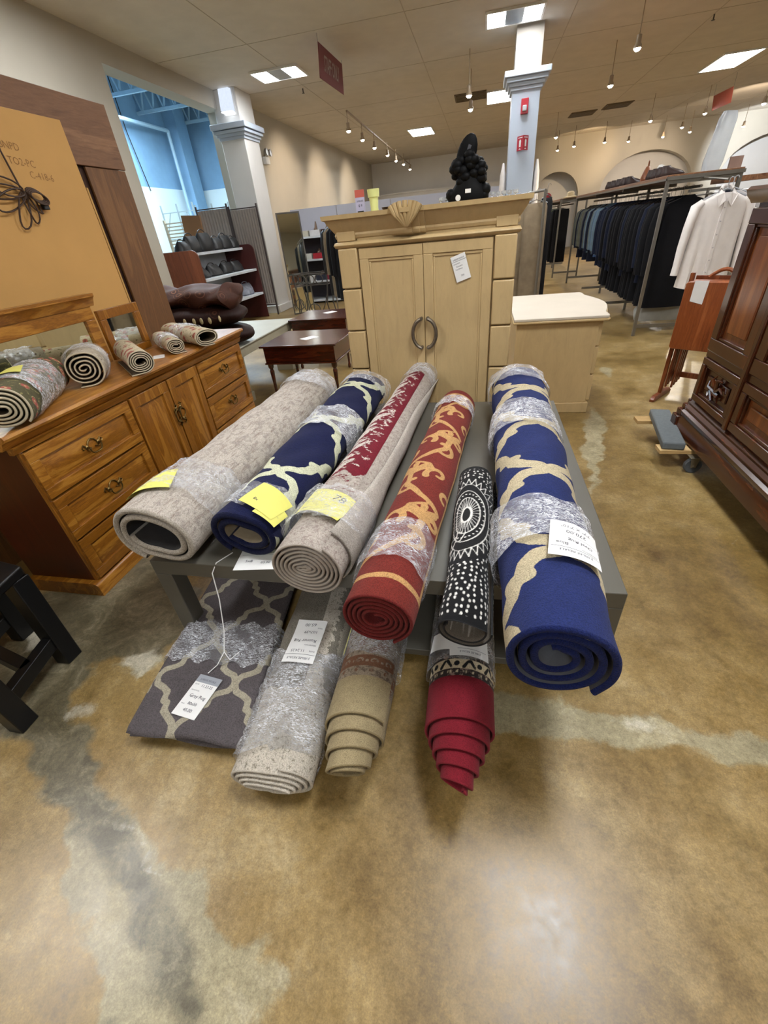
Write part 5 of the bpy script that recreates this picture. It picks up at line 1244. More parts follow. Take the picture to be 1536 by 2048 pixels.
# ------------------------------------------------------------------ clothes
def cloth(name, rgb, var=.15, rough=.85, sheen=.0): return plain(name, rgb, rough, var, 14, .3, 60, spec=.2, Sheen_Weight=sheen)
M['hang'] = plain('chrome_hanger', (150, 150, 150), .3, .05, metal=.9)
M['hangp'] = plain('clear_plastic_hanger', (170, 172, 176), .2, .05)
def jacket(label, cat, mat, L=1.0, sl=.68, hw=.235, dep=.075, group=None, name='jacket', collar=None, loc=(0, 0, 0), flare=1.0):
    t = thing(name, label, cat, loc, group=group)
    m = MB(); m.loft([(0, 0, -.085, .055, .035), (0, 0, -.11, .085, .045), (0, 0, -.135, .15, .05), (0, 0, -.165, hw - .025, .055), (0, 0, -.22, hw - .01, .06), (0, 0, -.5, hw - .02, dep), (0, 0, -.75, hw * flare, dep), (0, .01, -.085 - L, (hw + .01) * flare, dep * .9)], 20, p=2.6)
    m.build('body', mat, t, local=True, smooth=50)
    for s in (-1, 1):
        m = MB(); m.tube([(s * (hw - .045), 0, -.165), (s * (hw + .01), .0, -.21), (s * (hw + .035), .005, -.36), (s * (hw + .045), .0, -.52), (s * (hw + .04), -.01, -.165 - sl)], [.04, .058, .062, .058, .048], 10); m.build('sleeve', mat, t, local=True, smooth=60)
    m = MB(); m.tube([(0, 0, -.10), (0, 0, -.03)] + [(.018 - .018 * math.cos(a * PI / 6), 0, -.012 + .018 * math.sin(a * PI / 6)) for a in range(1, 7)], .003, 6)
    m.tube([(-hw + .05, 0, -.155), (-.06, 0, -.105), (0, 0, -.098), (.06, 0, -.105), (hw - .05, 0, -.155)], .006, 6); m.build('hanger', M['hang'], t, local=True)
    if collar:
        m = MB()
        for s in (-1, 1): m.prism([(s * .012, -.19), (s * .035, -.10), (s * .058, -.075), (s * .085, -.125), (s * .07, -.165)], -dep * .62 - .008, -dep * .62, 'y')
        m.build('lapel', collar, t, local=True, smooth=0, recalc=True)
    return t
ORD = ['nearest', 'second', 'third', 'fourth', 'fifth', 'sixth', 'seventh', 'eighth', 'ninth', 'tenth', 'eleventh', 'twelfth', 'thirteenth', 'fourteenth', 'fifteenth', 'sixteenth', 'seventeenth', 'eighteenth', 'nineteenth', 'twentieth', 'twenty first', 'twenty second', 'twenty third', 'twenty fourth']
def hang_row(protos, x, z, y0, step, seq, noun, where, group, rz=0):
    rnd = random.Random(len(seq)); cnt = {}
    for i, k in enumerate(seq):
        proto, colour = protos[k]; c = cnt.get(k, 0); cnt[k] = c + 1
        lab = '%s %s, %s of its colour along %s' % (colour, noun, ORD[min(c, 23)], where)
        loc = (x + rnd.uniform(-.02, .02), y0 + i * step + rnd.uniform(-.015, .015), z); rot = (0, 0, rz + rnd.uniform(-.12, .12))
        if c == 0: proto.location = loc; proto.rotation_euler = rot; proto['label'] = lab; proto['group'] = group
        else: dup(proto, loc, rot, lab, group)
cl = lambda n_, c: cloth(n_, c)
J = {'k': (jacket('x', 'jacket', cl('black_wool', (13, 13, 17)), 1.2, .74, .265, .085, name='black_coat'), 'black'), 'n': (jacket('x', 'jacket', cl('navy_wool', (22, 28, 46)), .95, .68, .255, .08, name='suit_jacket'), 'navy'),
     'b': (jacket('x', 'jacket', cl('denim_blue', (72, 104, 160)), .84, .64, name='suit_jacket'), 'bright blue'), 'l': (jacket('x', 'jacket', cl('slate_blue', (96, 116, 130)), .80, .64, name='suit_jacket'), 'slate blue'),
     'g': (jacket('x', 'jacket', cl('grey_tweed', (84, 90, 88)), .78, .64, name='suit_jacket'), 'grey'), 'o': (jacket('x', 'jacket', cl('olive_grey', (96, 98, 84)), .78, .64, name='suit_jacket'), 'olive grey')}
for k, v in J.items(): v[0]['category'] = 'jacket'
seq = 'kkknkkkkknkkkknnkknnnnb' + 'lblgnlgnlgognog'
hang_row(J, 2.36, 1.60, 6.78, .145, list(seq), 'jacket', 'the front rack', 'suit jackets on the front rack')
# rack frames
M['rackm'] = plain('brushed_rack_steel', (128, 124, 116), .35, .08, 8, metal=.7); M['rackwood'] = wood('rack_shelf_board', (96, 60, 40), (134, 92, 62), (160, 118, 84), 'y', .8, .4)
def rack(name, label, x0, x1, y0, y1, zt, ys, wood_=True, mid=True):
    t = thing(name, label, 'clothes rack', ((x0 + x1) / 2, (y0 + y1) / 2, 0))
    for y in ys:
        for x in ((x0, x1) if y in (ys[0], ys[-1]) else ((x0 + x1) / 2,)): m = MB(); m.bar((x, y, 0), (x, y, zt - .03), .035, .035, up=(0, 1, 0)); m.build('upright', M['rackm'], t)
        for z in (.12, zt - .05): m = MB(); m.bar((x0, y, z), (x1, y, z), .025, .04); m.build('crossbar', M['rackm'], t)
    m = MB(); m.tube([((x0 + x1) / 2, y0, zt - .115), ((x0 + x1) / 2, y1, zt - .115)], .014, 8); m.build('hanging_bar', M['rackm'], t)
    if wood_:
        m = MB(); m.box(x0 - .02, x1 + .02, y0 - .02, y1 + .02, zt - .03, zt + .015); m.build('top_shelf', M['rackwood'], t, bevel=.003)
        m = MB(); m.box(x0 - .03, x1 + .03, y0 - .03, y0 - .02, zt - .035, zt + .0); m.box(x0 - .03, x0 - .02, y0 - .03, y1, zt - .035, zt - .015); m.build('trim', M['rackm'], t)
    return t
rack('clothes_rack', 'nearest clothes rack, steel frame with a wooden top shelf carrying shoes and a bag', 2.04, 2.76, 6.59, 12.3, 1.70, (6.59, 8.5, 10.4, 12.3))
rack('clothes_rack', 'second clothes rack farther back, steel with dark trousers', 1.86, 2.46, 13.5, 18.5, 1.70, (13.5, 16.0, 18.5))
rack('clothes_rack', 'right hand clothes rack with coloured hangers behind the white shirt', 3.35, 3.95, 6.9, 12.5, 1.62, (6.9, 9.7, 12.5), False)
# trousers and dresses on the second rack
def slack(label, mat, L=1.0, w_=.17, dep=.035, name='trousers'):
    t = thing(name, label, 'trousers')
    m = MB(); m.loft([(0, 0, -.12, w_ * .9, .02), (0, 0, -.16, w_, dep), (0, 0, -.5, w_ * 1.02, dep), (.005, 0, -.12 - L, w_ * 1.05, dep * 1.1)], 18, p=3); m.build('folded_legs', mat, t, local=True, smooth=50)
    m = MB(); m.tube([(0, 0, -.10), (0, 0, -.03)] + [(.018 - .018 * math.cos(a * PI / 6), 0, -.012 + .018 * math.sin(a * PI / 6)) for a in range(1, 7)], .003, 6)
    m.tube([(-w_, 0, -.125), (0, 0, -.09), (w_, 0, -.125)], .005, 6); m.build('hanger', M['hang'], t, local=True); return t
S = {'k': (slack('x', cl('black_twill', (14, 14, 17)), 1.15), 'black'), 'n': (slack('x', cl('navy_twill', (30, 34, 52)), 1.12), 'navy'), 'm': (slack('x', cl('maroon_twill', (60, 26, 30)), 1.05), 'maroon'), 'y': (slack('x', cl('lime_stripe', (150, 176, 96)), 1.12, dep=.02), 'lime green'), 'c': (slack('x', cl('cream_cotton', (206, 190, 140)), .95), 'cream'), 'p': (slack('x', cl('plum_cotton', (64, 52, 74)), 1.1), 'plum')}
hang_row(S, 1.92, 1.62, 13.65, .24, list('kkkkykknkpnmkpc'), 'trousers', 'the second rack', 'trousers on the second rack')
J2 = {'k': (jacket('x', 'jacket', cl('charcoal_wool', (30, 30, 34)), .9, .66, name='overcoat'), 'charcoal'), 'r': (jacket('x', 'jacket', cl('dark_red_wool', (96, 26, 36)), .8, .64, name='overcoat'), 'dark red'), 'w': (jacket('x', 'jacket', cl('grey_white_cotton', (170, 170, 172)), .8, .64, name='overcoat'), 'pale grey'), 'u': (jacket('x', 'jacket', cl('dull_blue_cotton', (50, 66, 104)), .8, .64, name='overcoat'), 'dull blue')}
hang_row(J2, 3.65, 1.52, 7.1, .36, list('ukrwkukrkwukr'), 'coat', 'the right hand rack', 'coats on the right hand rack')
# brown and dark garments beside the armoire
def longgarment(label, mat, loc, L, w_, dep, rz, cat='trousers', name='hanging_trousers', z=0):
    t = slack(label, mat, L, w_, dep, name); t.location = loc; t.rotation_euler = (0, 0, rz); t['category'] = cat; return t
t = thing('garment_rail', 'steel rail with brown and dark trousers hanging just right of the armoire', 'clothes rack', (.5, 6.1, 0))
m = MB(); m.tube([(.42, 6.5, 1.68), (.62, 5.7, 1.68)], .012); m.tube([(.42, 6.5, 0), (.42, 6.5, 1.68)], .014); m.tube([(.62, 5.7, 0), (.62, 5.7, 1.68)], .014); m.build('frame', M['rackm'], t)
m = MB(); m.bar((.30, 6.5, .02), (.54, 6.5, .02), .04); m.build('foot', M['rackm'], t); m = MB(); m.bar((.50, 5.7, .02), (.74, 5.7, .02), .04); m.build('foot', M['rackm'], t)
M['taupe'] = cl('taupe_gabardine', (118, 104, 84)); M['darkg'] = cl('dark_green_twill', (34, 32, 26)); M['blackg'] = cl('black_cotton', (14, 13, 15))
longgarment('taupe brown trousers hanging beside the armoire, nearest the camera', M['taupe'], (.56, 5.93, 1.70), 1.1, .125, .05, -.45)
longgarment('taupe brown trousers hanging behind the nearest pair beside the armoire', M['taupe'], (.475, 6.17, 1.69), 1.1, .12, .05, -.3)
longgarment('dark green trousers pressed against the right side of the armoire', M['darkg'], (.38, 6.32, 1.70), 1.05, .12, .05, -.2)
longgarment('black garment hanging at the right end of the rail beside the armoire', M['blackg'], (.68, 6.05, 1.74), 1.2, .06, .06, .3, 'garment', 'hanging_garment')
# coats to the left of the armoire
t = thing('garment_rail', 'steel rail holding dark and khaki coats just left of the armoire', 'clothes rack', (-2.45, 8.6, 0))
m = MB(); m.tube([(-2.9, 9.3, 1.70), (-2.15, 7.9, 1.70)], .012); m.tube([(-2.9, 9.3, 0), (-2.9, 9.3, 1.7)], .014); m.tube([(-2.15, 7.9, 0), (-2.15, 7.9, 1.7)], .014); m.build('frame', M['rackm'], t)
for i, (x, y, mt, la) in enumerate(((-2.72, 8.96, 'lg', 'glossy black leather coat at the left end of the rail left of the armoire'), (-2.58, 8.70, 'taupe', 'khaki coat between black coats left of the armoire'), (-2.45, 8.46, 'blackg', 'black coat behind the khaki coat left of the armoire'), (-2.32, 8.22, 'blackg', 'black coat touching the left side of the armoire'))):
    if mt == 'lg': M['lg'] = plain('black_leather', (22, 20, 22), .35, .2, 20, .3, 40)
    j = jacket(la, 'coat', M[mt], 1.15, .70, .22, .06, name='long_coat', loc=(x, y, 1.71)); j.rotation_euler = (0, 0, -.5)
# white shirt
M['shirt'] = cloth('white_shirt_cotton', (222, 216, 212), .04, .8); M['shirtd'] = cloth('pale_grey_stitch', (176, 172, 172), .05); M['pinkc'] = cloth('pink_cotton', (206, 150, 150)); M['lblk'] = plain('neck_label_ink', (40, 44, 56), .7)
def shirt(lab, loc, rz, mat, detail=True, name='dress_shirt'):
    t = thing(name, lab, 'shirt', loc, (0, 0, rz)); hw = .215
    m = MB(); n, k = 44, 26; V = []; Fc = []
    for i in range(k + 1):
        z = -.10 - .80 * i / k; f = i / k
        w_ = np.interp(f, [0, .03, .07, .12, .3, .6, 1], [.075, .12, .19, hw, hw - .005, hw, hw + .02]); d_ = np.interp(f, [0, .1, .5, 1], [.04, .055, .06, .055])
        for j in range(n):
            a = 2 * PI * j / n; c, s_ = math.cos(a), math.sin(a); x = w_ * math.copysign(abs(c) ** .7, c); fold = (.008 * math.sin(x * 55 + 1.5) + .006 * math.sin(x * 95)) * f
            V.append((x, d_ * math.copysign(abs(s_) ** .8, s_) + fold, z - (.03 * (1 - (x / w_) ** 2) * f if i == k else 0)))
    for i in range(k):
        for j in range(n): Fc.append((i * n + j, i * n + (j + 1) % n, (i + 1) * n + (j + 1) % n, (i + 1) * n + j))
    m.add(V, Fc); m.build('body', mat, t, local=True, recalc=True)
    for s in (-1, 1):
        m = MB(); P = [(s * .175, 0, -.165), (s * .225, 0, -.20), (s * .25, -.005, -.36), (s * .262, .0, -.54), (s * .268, -.01, -.72)]; m.tube(P, [.045, .062, .055, .05, .042], 14, flat=.75); sl = m.build('sleeve', mat, t, local=True, smooth=60)
        m = MB(); m.tube([(s * .268, -.01, -.70), (s * .270, -.01, -.785)], [.045, .048], 14, flat=.7); c_ = m.build('cuff', mat, sl, local=True)
    if detail:
        for s in (-1, 1):
            m = MB(); m.add([(s * .010, -.075, -.165), (s * .052, -.072, -.215), (s * .088, -.055, -.125), (s * .055, -.02, -.075), (s * .03, -.055, -.10)], [(0, 1, 2, 3, 4)]); o = m.build('collar', mat, t, local=True, smooth=0); q = o.modifiers.new('s', 'SOLIDIFY'); q.thickness = .005
        m = MB(); m.box(-.016, .016, -.068, -.055, -.90, -.17); m.build('placket', mat, t, local=True, bevel=.002)
        for k_ in range(6): m = MB(); m.lathe([(.001, -.0735), (.006, -.0735), (.006, -.068), (.001, -.068)], (0, 0, -.22 - .11 * k_), 10, 0, 'y'); m.build('button', M['shirtd'], t, local=True)
        m = MB(); m.tube([(-.05, .0, -.085), (-.03, .035, -.06), (.03, .035, -.06), (.05, 0, -.085)], .018, 8, flat=1.6); m.build('neckband', mat, t, local=True)
        m = MB(); m.box(-.022, .022, -.03, -.027, -.108, -.082); m.box(-.015, .015, -.03, -.027, -.13, -.117); m.build('neck_label', M['lblk'], t, local=True)
    m = MB(); m.tube([(0, 0, -.07), (0, 0, -.02)] + [(.018 - .018 * math.cos(a * PI / 6), 0, -.002 + .018 * math.sin(a * PI / 6)) for a in range(1, 7)], .004, 6); m.tube([(-.18, 0, -.14), (0, 0, -.07), (.18, 0, -.14)], .008, 6); m.build('hanger', M['hangp'], t, local=True)
    return t
SY = 5.62
p = ony(1440, 372, SY)
shirt('white long sleeved dress shirt hanging on the near end of the front rack', (p.x + .07, SY, 1.60), -.05, M['shirt'])
s2 = shirt('pale shirt half hidden behind the white dress shirt', (p.x + .15, SY + .10, 1.61), -.1, M['shirtd'], False)
m = MB(); m.tube([(2.40, 6.59, 1.66), (p.x + .04, SY - .05, 1.60)], .010, 8); m.item('shirt_arm', M['rackm'], 'short steel arm on the end of the front rack holding the white shirt', 'rack arm')
# on the shelf of the front rack
M['shoeb'] = plain('dark_brown_leather', (48, 30, 26), .35, .2, 30); M['bagb'] = plain('tan_leather', (126, 72, 42), .45, .15, 20); M['clearbag'] = plain('clear_garment_bag', (190, 198, 206), .2, .05, 10, .5, 20, Alpha=.55)
def shoe(loc, rz, lab, group, mat=None, s=1.0):
    m = MB(); m.xf = Matrix.Translation(loc) @ Matrix.Rotation(rz, 4, 'Z') @ Matrix.Scale(s, 4)
    m.loft([(0, 0, 0, .13, .042), (0, 0, .02, .135, .045), (-.01, 0, .04, .12, .042), (-.035, 0, .06, .09, .036), (-.07, 0, .085, .045, .032), (-.075, 0, .10, .04, .03)], 16, p=2.3)
    return m.item('shoe', mat or M['shoeb'], lab, 'shoe', group)
for i in range(16):
    y = 6.9 + i * .09 if i < 7 else 8.3 + (i - 7) * .16
    shoe((2.16 + .03 * (i % 2), y + (0 if i < 7 else .25), 1.717), 0.1 * (i % 3), 'dark shoe on top of the front rack, %s from the near end' % ORD[i], 'dark shoes on the front rack shelf')
a = Vector((2.22, 8.12, 1.717)); t = thing('handbag', 'tan leather handbag standing on the shelf of the front rack', 'bag', a, (0, 0, 1.2))
m = MB(); m.loft([(0, 0, 0, .17, .06), (0, 0, .03, .18, .07), (0, 0, .13, .14, .04), (0, 0, .17, .10, .02)], 18, p=3); m.build('body', M['bagb'], t, local=True)
m = MB(); m.tube([(-.08 + .16 * k / 8, 0, .15 + .09 * math.sin(PI * k / 8)) for k in range(9)], .006, 6); m.build('strap', M['bagb'], t, local=True)
m = MB(); P1 = ony(1412, 336, 7.9); m.xf = Matrix.Translation((2.70, 7.3, 1.716)) @ Matrix.Rotation(.10, 4, 'Y')
m.loft([(0, 0, 0, .085, .07), (0, 0, .1, .10, .08), (.0, 0, .3, .095, .07), (0, 0, .5, .09, .06), (0, 0, .56, .07, .05)], 18, p=3.4); m.item('plastic_garment_bag', M['clearbag'], 'tall clear plastic wrapped bundle standing on the front rack shelf', 'bag')
M['brownbox'] = plain('brown_card', (150, 122, 108), .8)
m = MB(); m.box(2.98, 3.12, 7.5, 7.53, 1.66, 1.86); m.xf = None; m.item('picture_frame', M['brownbox'], 'small brown card frame standing behind the front rack by the bright wall', 'frame')
m = MB(); m.box(2.90, 3.6, 7.3, 7.7, 1.60, 1.655); m.item('shelf_board', M['rackwood'], 'wooden board on the right hand rack under the brown frame', 'shelf')
m = MB(); m.xf = Matrix.Translation((2.22, 7.80, 1.717)) @ Matrix.Rotation(.45, 4, 'Y'); m.box(-.02, .02, -.06, .06, 0, .17); m.item('white_card', M['paper'], 'white card leaning beside the tan handbag on the front rack', 'card')
m = MB(); m.lathe([(.0, .0), (.16, 0), (.17, .012), (.09, .03), (.08, .10), (.05, .125), (.001, .13)], (2.05, 13.4, 1.72), 20); m.item('sun_hat', plain('straw_hat', (214, 196, 160), .8, .08, 40), 'pale sun hat resting on the far end of the racks', 'hat')
m = MB(); m.lathe([(.001, 0), (.10, 0), (.10, .01), (.001, .01)], (1.62, 14.3, 1.78), 20, 0, 'y'); m.tube([(1.62, 14.3, 0), (1.62, 14.3, 1.7)], .012); m.item('round_sign', plain('red_round_sign', (176, 34, 52), .5), 'small red round sign on a pole beyond the armoire', 'sign')
m = MB(); m.loft([(0, 0, 0, .30, .12), (0, 0, .12, .32, .14), (0, 0, .19, .28, .12)], 16, p=4); m.xf = None
m.v = [(x + 2.42, y + 6.95, z + .13) for x, y, z in m.v]; m.item('storage_box', plain('grey_white_box', (150, 150, 144), .7), 'pale box stored low under the front rack', 'box')
# ------------------------------------------------------------------ bag shelf in the opening
M['redbrown'] = wood('red_brown_laminate', (88, 44, 24), (112, 60, 34), (128, 74, 46), 'z', .4, .45); M['darkred'] = plain('dark_red_laminate', (70, 26, 22), .45, .08, 4); M['whiteshelf'] = plain('white_shelf', (200, 206, 212), .5)
t = thing('bag_shelf', 'red brown display shelf with rounded side panels holding black bags in the opening', 'shelf unit', (-5.2, 9.1, 0))
def side(y, mt): m = MB(); m.prism([(-4.88, 0), (-4.90, 1.30)] + [(-5.02 + .12 * math.cos(a), 1.34 + .12 * math.sin(a)) for a in [PI / 2 * k / 6 for k in range(7)]] + [(-5.62, 1.46), (-5.62, 0)], y, y + .03, 'y'); return m.build('side_panel', mt, t, bevel=.003, recalc=True)
side(7.90, M['redbrown']); side(10.12, M['darkred'])
for z, d in ((1.39, .22), (.97, .0), (.50, -.04)): m = MB(); m.box(-5.6, -4.93 - d, 7.93, 10.12, z - .022, z + .022); m.build('shelf', M['whiteshelf'], t, bevel=.003)
m = MB(); m.box(-5.62, -5.60, 7.93, 10.12, .05, 1.38); m.build('back_board', M['whiteshelf'], t)
M['bagk'] = plain('black_vinyl', (8, 8, 10), .5, .3, 25, .5, 30); M['bagg'] = plain('grey_stripe_vinyl', (120, 124, 136), .4, .5, 12)
rnd = random.Random(5)
def bag(loc, w_, h, d_, lab, mt, rz=PI / 2, slump=.12, group='black bags on the bag shelf'):
    h *= .8; w_ *= 1.02
    t = thing('handbag', lab, 'bag', loc, (0, 0, rz), group=group)
    m = MB(); s_ = rnd.uniform(-.04, .04); m.loft([(0, 0, 0, w_ / 2, d_ / 2), (0, 0, h * .12, w_ / 2 * 1.06, d_ / 2 * 1.1), (s_, 0, h * .55, w_ / 2 * .92, d_ / 2 * .9), (s_ * 2, 0, h * .85, w_ / 2 * (1 - slump), d_ / 2 * .5), (s_ * 2, 0, h, w_ / 2 * (.9 - slump), d_ / 2 * .25)], 16, p=2.7); m.build('body', mt, t, local=True)
    m = MB(); m.tube([(s_ * 2 + w_ * .3 * math.cos(PI * k / 8), .02, h * .9 + h * .28 * math.sin(PI * k / 8)) for k in range(9)], .008, 6); m.build('strap', mt, t, local=True); return t
for i, (y, w_, h) in enumerate(((8.12, .3, .24), (8.40, .42, .33), (8.85, .45, .38), (9.25, .36, .26), (9.62, .42, .30), (9.94, .34, .24))):
    bag((-5.3, y, 1.414), w_, h, .26, ('slim black bag tipped at the near end of the top shelf', 'black duffel bag second on the top shelf of the bag unit', 'biggest black bag with a pale zip on the top shelf', 'small black bag right of the biggest one on the top shelf', 'grey and black bag on the top shelf near the screens', 'black bag at the far end of the top shelf')[i], M['bagk'])
for i, y in enumerate((8.35, 8.8, 9.25, 9.7)): bag((-5.22, y, .994), .42, .24, .26, 'black bag on the middle shelf, %s from the near end' % ORD[i], M['bagk'])
bag((-5.12, 9.72, .524), .46, .27, .28, 'black, white and grey striped bag on the lower shelf by the column', M['bagg'], group=None)
# folding screens behind the shelf
M['screenf'] = plain('dark_metal_screen_frame', (72, 62, 60), .5); M['screenc'] = plain('grey_pleated_cloth', (150, 142, 136), .85, .06, 10); 
def screen(x0, x1, y, rz, lab, ztop):
    t = thing('folding_screen', lab, 'screen', (x0, y, 0), (0, 0, rz), group='pleated folding screens'); w_ = x1 - x0
    for x in (0, w_): m = MB(); m.bar((x, 0, 0), (x, 0, ztop), .03, .03, up=(0, 1, 0)); m.build('post', M['screenf'], t, local=True)
    m = MB(); V = []; k = 60
    for i in range(k + 1): x = .02 + (w_ - .04) * i / k; yy = .015 * math.sin(i * 2 * PI / 6); V += [(x, yy, .25), (x, yy, ztop - .08)]
    m.add(V, [(2 * i, 2 * i + 2, 2 * i + 3, 2 * i + 1) for i in range(k)]); m.build('pleated_cloth', M['screenc'], t, local=True, smooth=60)
    m = MB(); m.bar((0, 0, ztop - .06), (w_, 0, ztop - .06), .02); m.bar((0, 0, .22), (w_, 0, .22), .02); m.build('rail', M['screenf'], t, local=True); return t
screen(-6.15, -5.42, 10.35, 0, 'left folding screen panel of grey pleated cloth behind the bags', 2.22)
screen(-5.38, -4.72, 10.36, -.05, 'right folding screen panel of grey pleated cloth against the column', 2.16)
m = MB(); m.xf = Matrix.Translation((-6.35, 10.1, 0)) @ Matrix.Rotation(.08, 4, 'Y'); m.box(-.22, .22, 0, .04, 0, 2.08); m.item('cardboard_sheet', plain('brown_cardboard', (146, 106, 72), .85, .05, 6), 'brown cardboard sheet leaning left of the folding screens', 'cardboard')
M['galv'] = plain('pale_galvanised_steel', (168, 182, 188), .4, .05, 6, metal=.4)
def ladder_rack(x, y, w_, h, lab, rz=0):
    m = MB(); m.xf = Matrix.Translation((x, y, 0)) @ Matrix.Rotation(rz, 4, 'Z')
    for a in (0, w_ * .5, w_): m.bar((a, 0, 0), (a, 0, h), .03)
    for z in (h * .93, h * .7): m.bar((0, 0, z), (w_, 0, z), .02)
    m.bar((0, 0, h * .75), (w_ * .25, 0, h * .93), .015); m.bar((w_, 0, h * .75), (w_ * .75, 0, h * .93), .015); m.bar((0, 0, .2), (w_, 0, .2), .02)
    return m.item('shelving_frame', M['galv'], lab, 'frame', 'bare shelving frames in the back room')
ladder_rack(-8.1, 12.0, .9, 2.45, 'taller bare steel frame standing left in the blue back room'); ladder_rack(-6.9, 11.6, .8, 2.35, 'bare steel frame standing behind the cardboard in the back room', .3)
m = MB()
for k in range(9): m.box(-7.6, -6.9, 11.2, 11.24, 1.45 + k * .07, 1.475 + k * .07)
m.box(-7.62, -7.58, 11.19, 11.25, 0, 2.1); m.box(-6.92, -6.88, 11.19, 11.25, 0, 2.1); m.item('slatted_rack', plain('pale_slat_wood', (190, 180, 160), .6), 'pale slatted rack standing in the back room above the bags', 'rack')
m = MB(); m.box(-6.85, -6.6, 11.0, 11.2, 0, 2.1); m.item('wood_plank', plain('light_plank', (196, 176, 140), .7), 'light wooden plank leaning in the back room above the bags', 'plank')
m = MB(); m.lathe([(.001, 0), (.26, .0), (.27, .04), (.001, .05)], (-5.9, 7.75, 1.62), 24, 0, 'y'); m.tube([(-5.9, 7.77, 0), (-5.9, 7.77, 1.4)], .02); m.item('pedestal_fan', plain('grey_fan_guard', (112, 112, 114), .5), 'round grey fan behind the wall edge above the bag shelf', 'fan')
# mirror, iron stand, shoe shelf, partition
t = thing('standing_mirror', 'tall narrow standing mirror in a thin dark frame beside the shoe shelf', 'mirror', (-4.22, 10.1, 0), (0, 0, .5))
m = MB(); m.xf = Matrix.Rotation(-.06, 4, 'X')
for a in ((0, .025, 0, 1.95), (.475, .5, 0, 1.95), (.025, .475, 0, .03), (.025, .475, 1.92, 1.95)): m.box(a[0], a[1], -.015, .015, a[2], a[3])
m.build('frame', plain('bronze_frame', (78, 74, 68), .4), t, local=True); m = MB(); m.xf = Matrix.Rotation(-.06, 4, 'X'); m.box(.02, .48, -.004, .004, .02, 1.93); m.build('glass', M['mirror'], t, local=True, smooth=0)
t = thing('iron_stand', 'wrought iron console frame with scrolls and a ring in front of the shoe shelf', 'stand', (-3.3, 9.4, 0))
M['iron'] = plain('dark_wrought_iron', (66, 62, 58), .5)
for x in (-3.72, -3.02):
    for y in (9.2, 9.6): m = MB(); m.tube([(x, y, 0), (x + (.06 if x < -3.4 else -.06), y, .3), (x, y, .72), (x, y, .86)], .013, 6); m.build('leg', M['iron'], t)
m = MB()
for z in (.66, .86):
    m.tube([(-3.72, 9.2, z), (-3.02, 9.2, z), (-3.02, 9.6, z), (-3.72, 9.6, z)], .011, 6, closed=True)
m.build('top_frame', M['iron'], t)
for c_, z_, r_ in ((-3.37, .20, .12), (-3.55, .76, .08), (-3.37, .76, .08), (-3.19, .76, .08)): m = MB(); m.tube([(c_ + r_ * math.cos(a), 9.2, z_ + r_ * math.sin(a)) for a in [2 * PI * k / 20 for k in range(20)]], .010, 6, closed=True); m.build('ring', M['iron'], t)
for s in (-1, 1): m = MB(); m.tube([(-3.37 + s * (.13 + .2 * math.sin(k * .2)), 9.2, .10 + .07 * k) for k in range(9)], .010, 6); m.build('scroll', M['iron'], t)
M['part'] = plain('grey_slat_partition', (176, 178, 190), .7, .02, 4)
for i, (x0, x1) in enumerate(((-4.75, -3.55), (-3.53, -2.2), (-2.18, -.6), (-.58, .35))):
    m = MB(); m.box(x0, x1, 12.3, 12.36, 0, 2.06); m.item('partition_panel', M['part'], ('pale grey partition panel behind the shoe shelf', 'pale grey partition panel left of the armoire top', 'pale grey partition panel behind the armoire cornice', 'pale grey partition panel just left of the white column')[i], 'partition', group='grey partition panels')
t = thing('shoe_shelf', 'white shelf unit stacked with shoes and shoe boxes beside the standing mirror', 'shelf unit', (-4.2, 12.05, 0))
for z in (.06, .5, .98, 1.46): m = MB(); m.box(-4.75, -3.45, 11.75, 12.28, z - .02, z + .02); m.build('shelf', M['whiteshelf'], t)
for x in (-4.77, -3.45): m = MB(); m.box(x, x + .02, 11.75, 12.28, 0, 1.52); m.build('side_panel', M['whiteshelf'], t)
M['dbk'] = plain('dark_shelf_back', (60, 56, 62), .8); m = MB(); m.box(-4.75, -3.45, 12.26, 12.28, .1, 1.44); m.build('back_board', M['dbk'], t)
bc = [(190, 186, 170), (120, 26, 44), (60, 26, 34), (206, 206, 208), (40, 44, 60), (168, 30, 46), (196, 196, 190)]
BM = [plain('shoe_box_card_%s' % n_, c, .7) for n_, c in zip(('cream', 'wine', 'dark', 'white', 'navy', 'red', 'pale'), bc)]
bn = ('cream', 'wine red', 'dark', 'white', 'navy', 'bright red', 'pale grey'); k = 0; rnd = random.Random(9); SB = {'.5': 'lower', '.98': 'middle', '1.46': 'top'}
for z, lv in ((.52, 'lower'), (1.0, 'middle'), (1.48, 'top')):
    for j in range(4):
        x = -4.62 + j * .30; i = (0, 3, 4, 1, 5, 6, 5, 3, 4, 0, 3, 2)[k]; h = .12
        m = MB(); m.box(x - .13, x + .13, 11.80, 12.02, z, z + h); m.item('shoe_box', BM[i], '%s shoe box on the %s shelf of the shoe unit, %s from the left' % (bn[i], lv, ORD[j] if j else 'first'), 'box', 'shoe boxes', bevel=.003)
        if j != 1:
            mm = MB(); mm.xf = Matrix.Translation((x, 11.93, z + h)) @ Matrix.Rotation(-PI / 2, 4, 'Z'); mm.loft([(0, 0, 0, .10, .035), (.0, 0, .02, .10, .035), (-.03, 0, .05, .06, .03), (-.05, 0, .17 if lv == 'top' else .09, .02, .012)], 14, p=2.2)
            mm.item('shoe', M['shoeb'] if (j + k) % 2 else plain('taupe_shoe_%s_%s' % (lv, ('a', 'b', 'c', 'd')[j]), (120, 100, 86), .5), 'shoe standing on the %s shoe box from the left, %s shelf' % (ORD[j] if j else 'first', lv), 'shoe', 'shoes displayed on boxes')
        k += 1
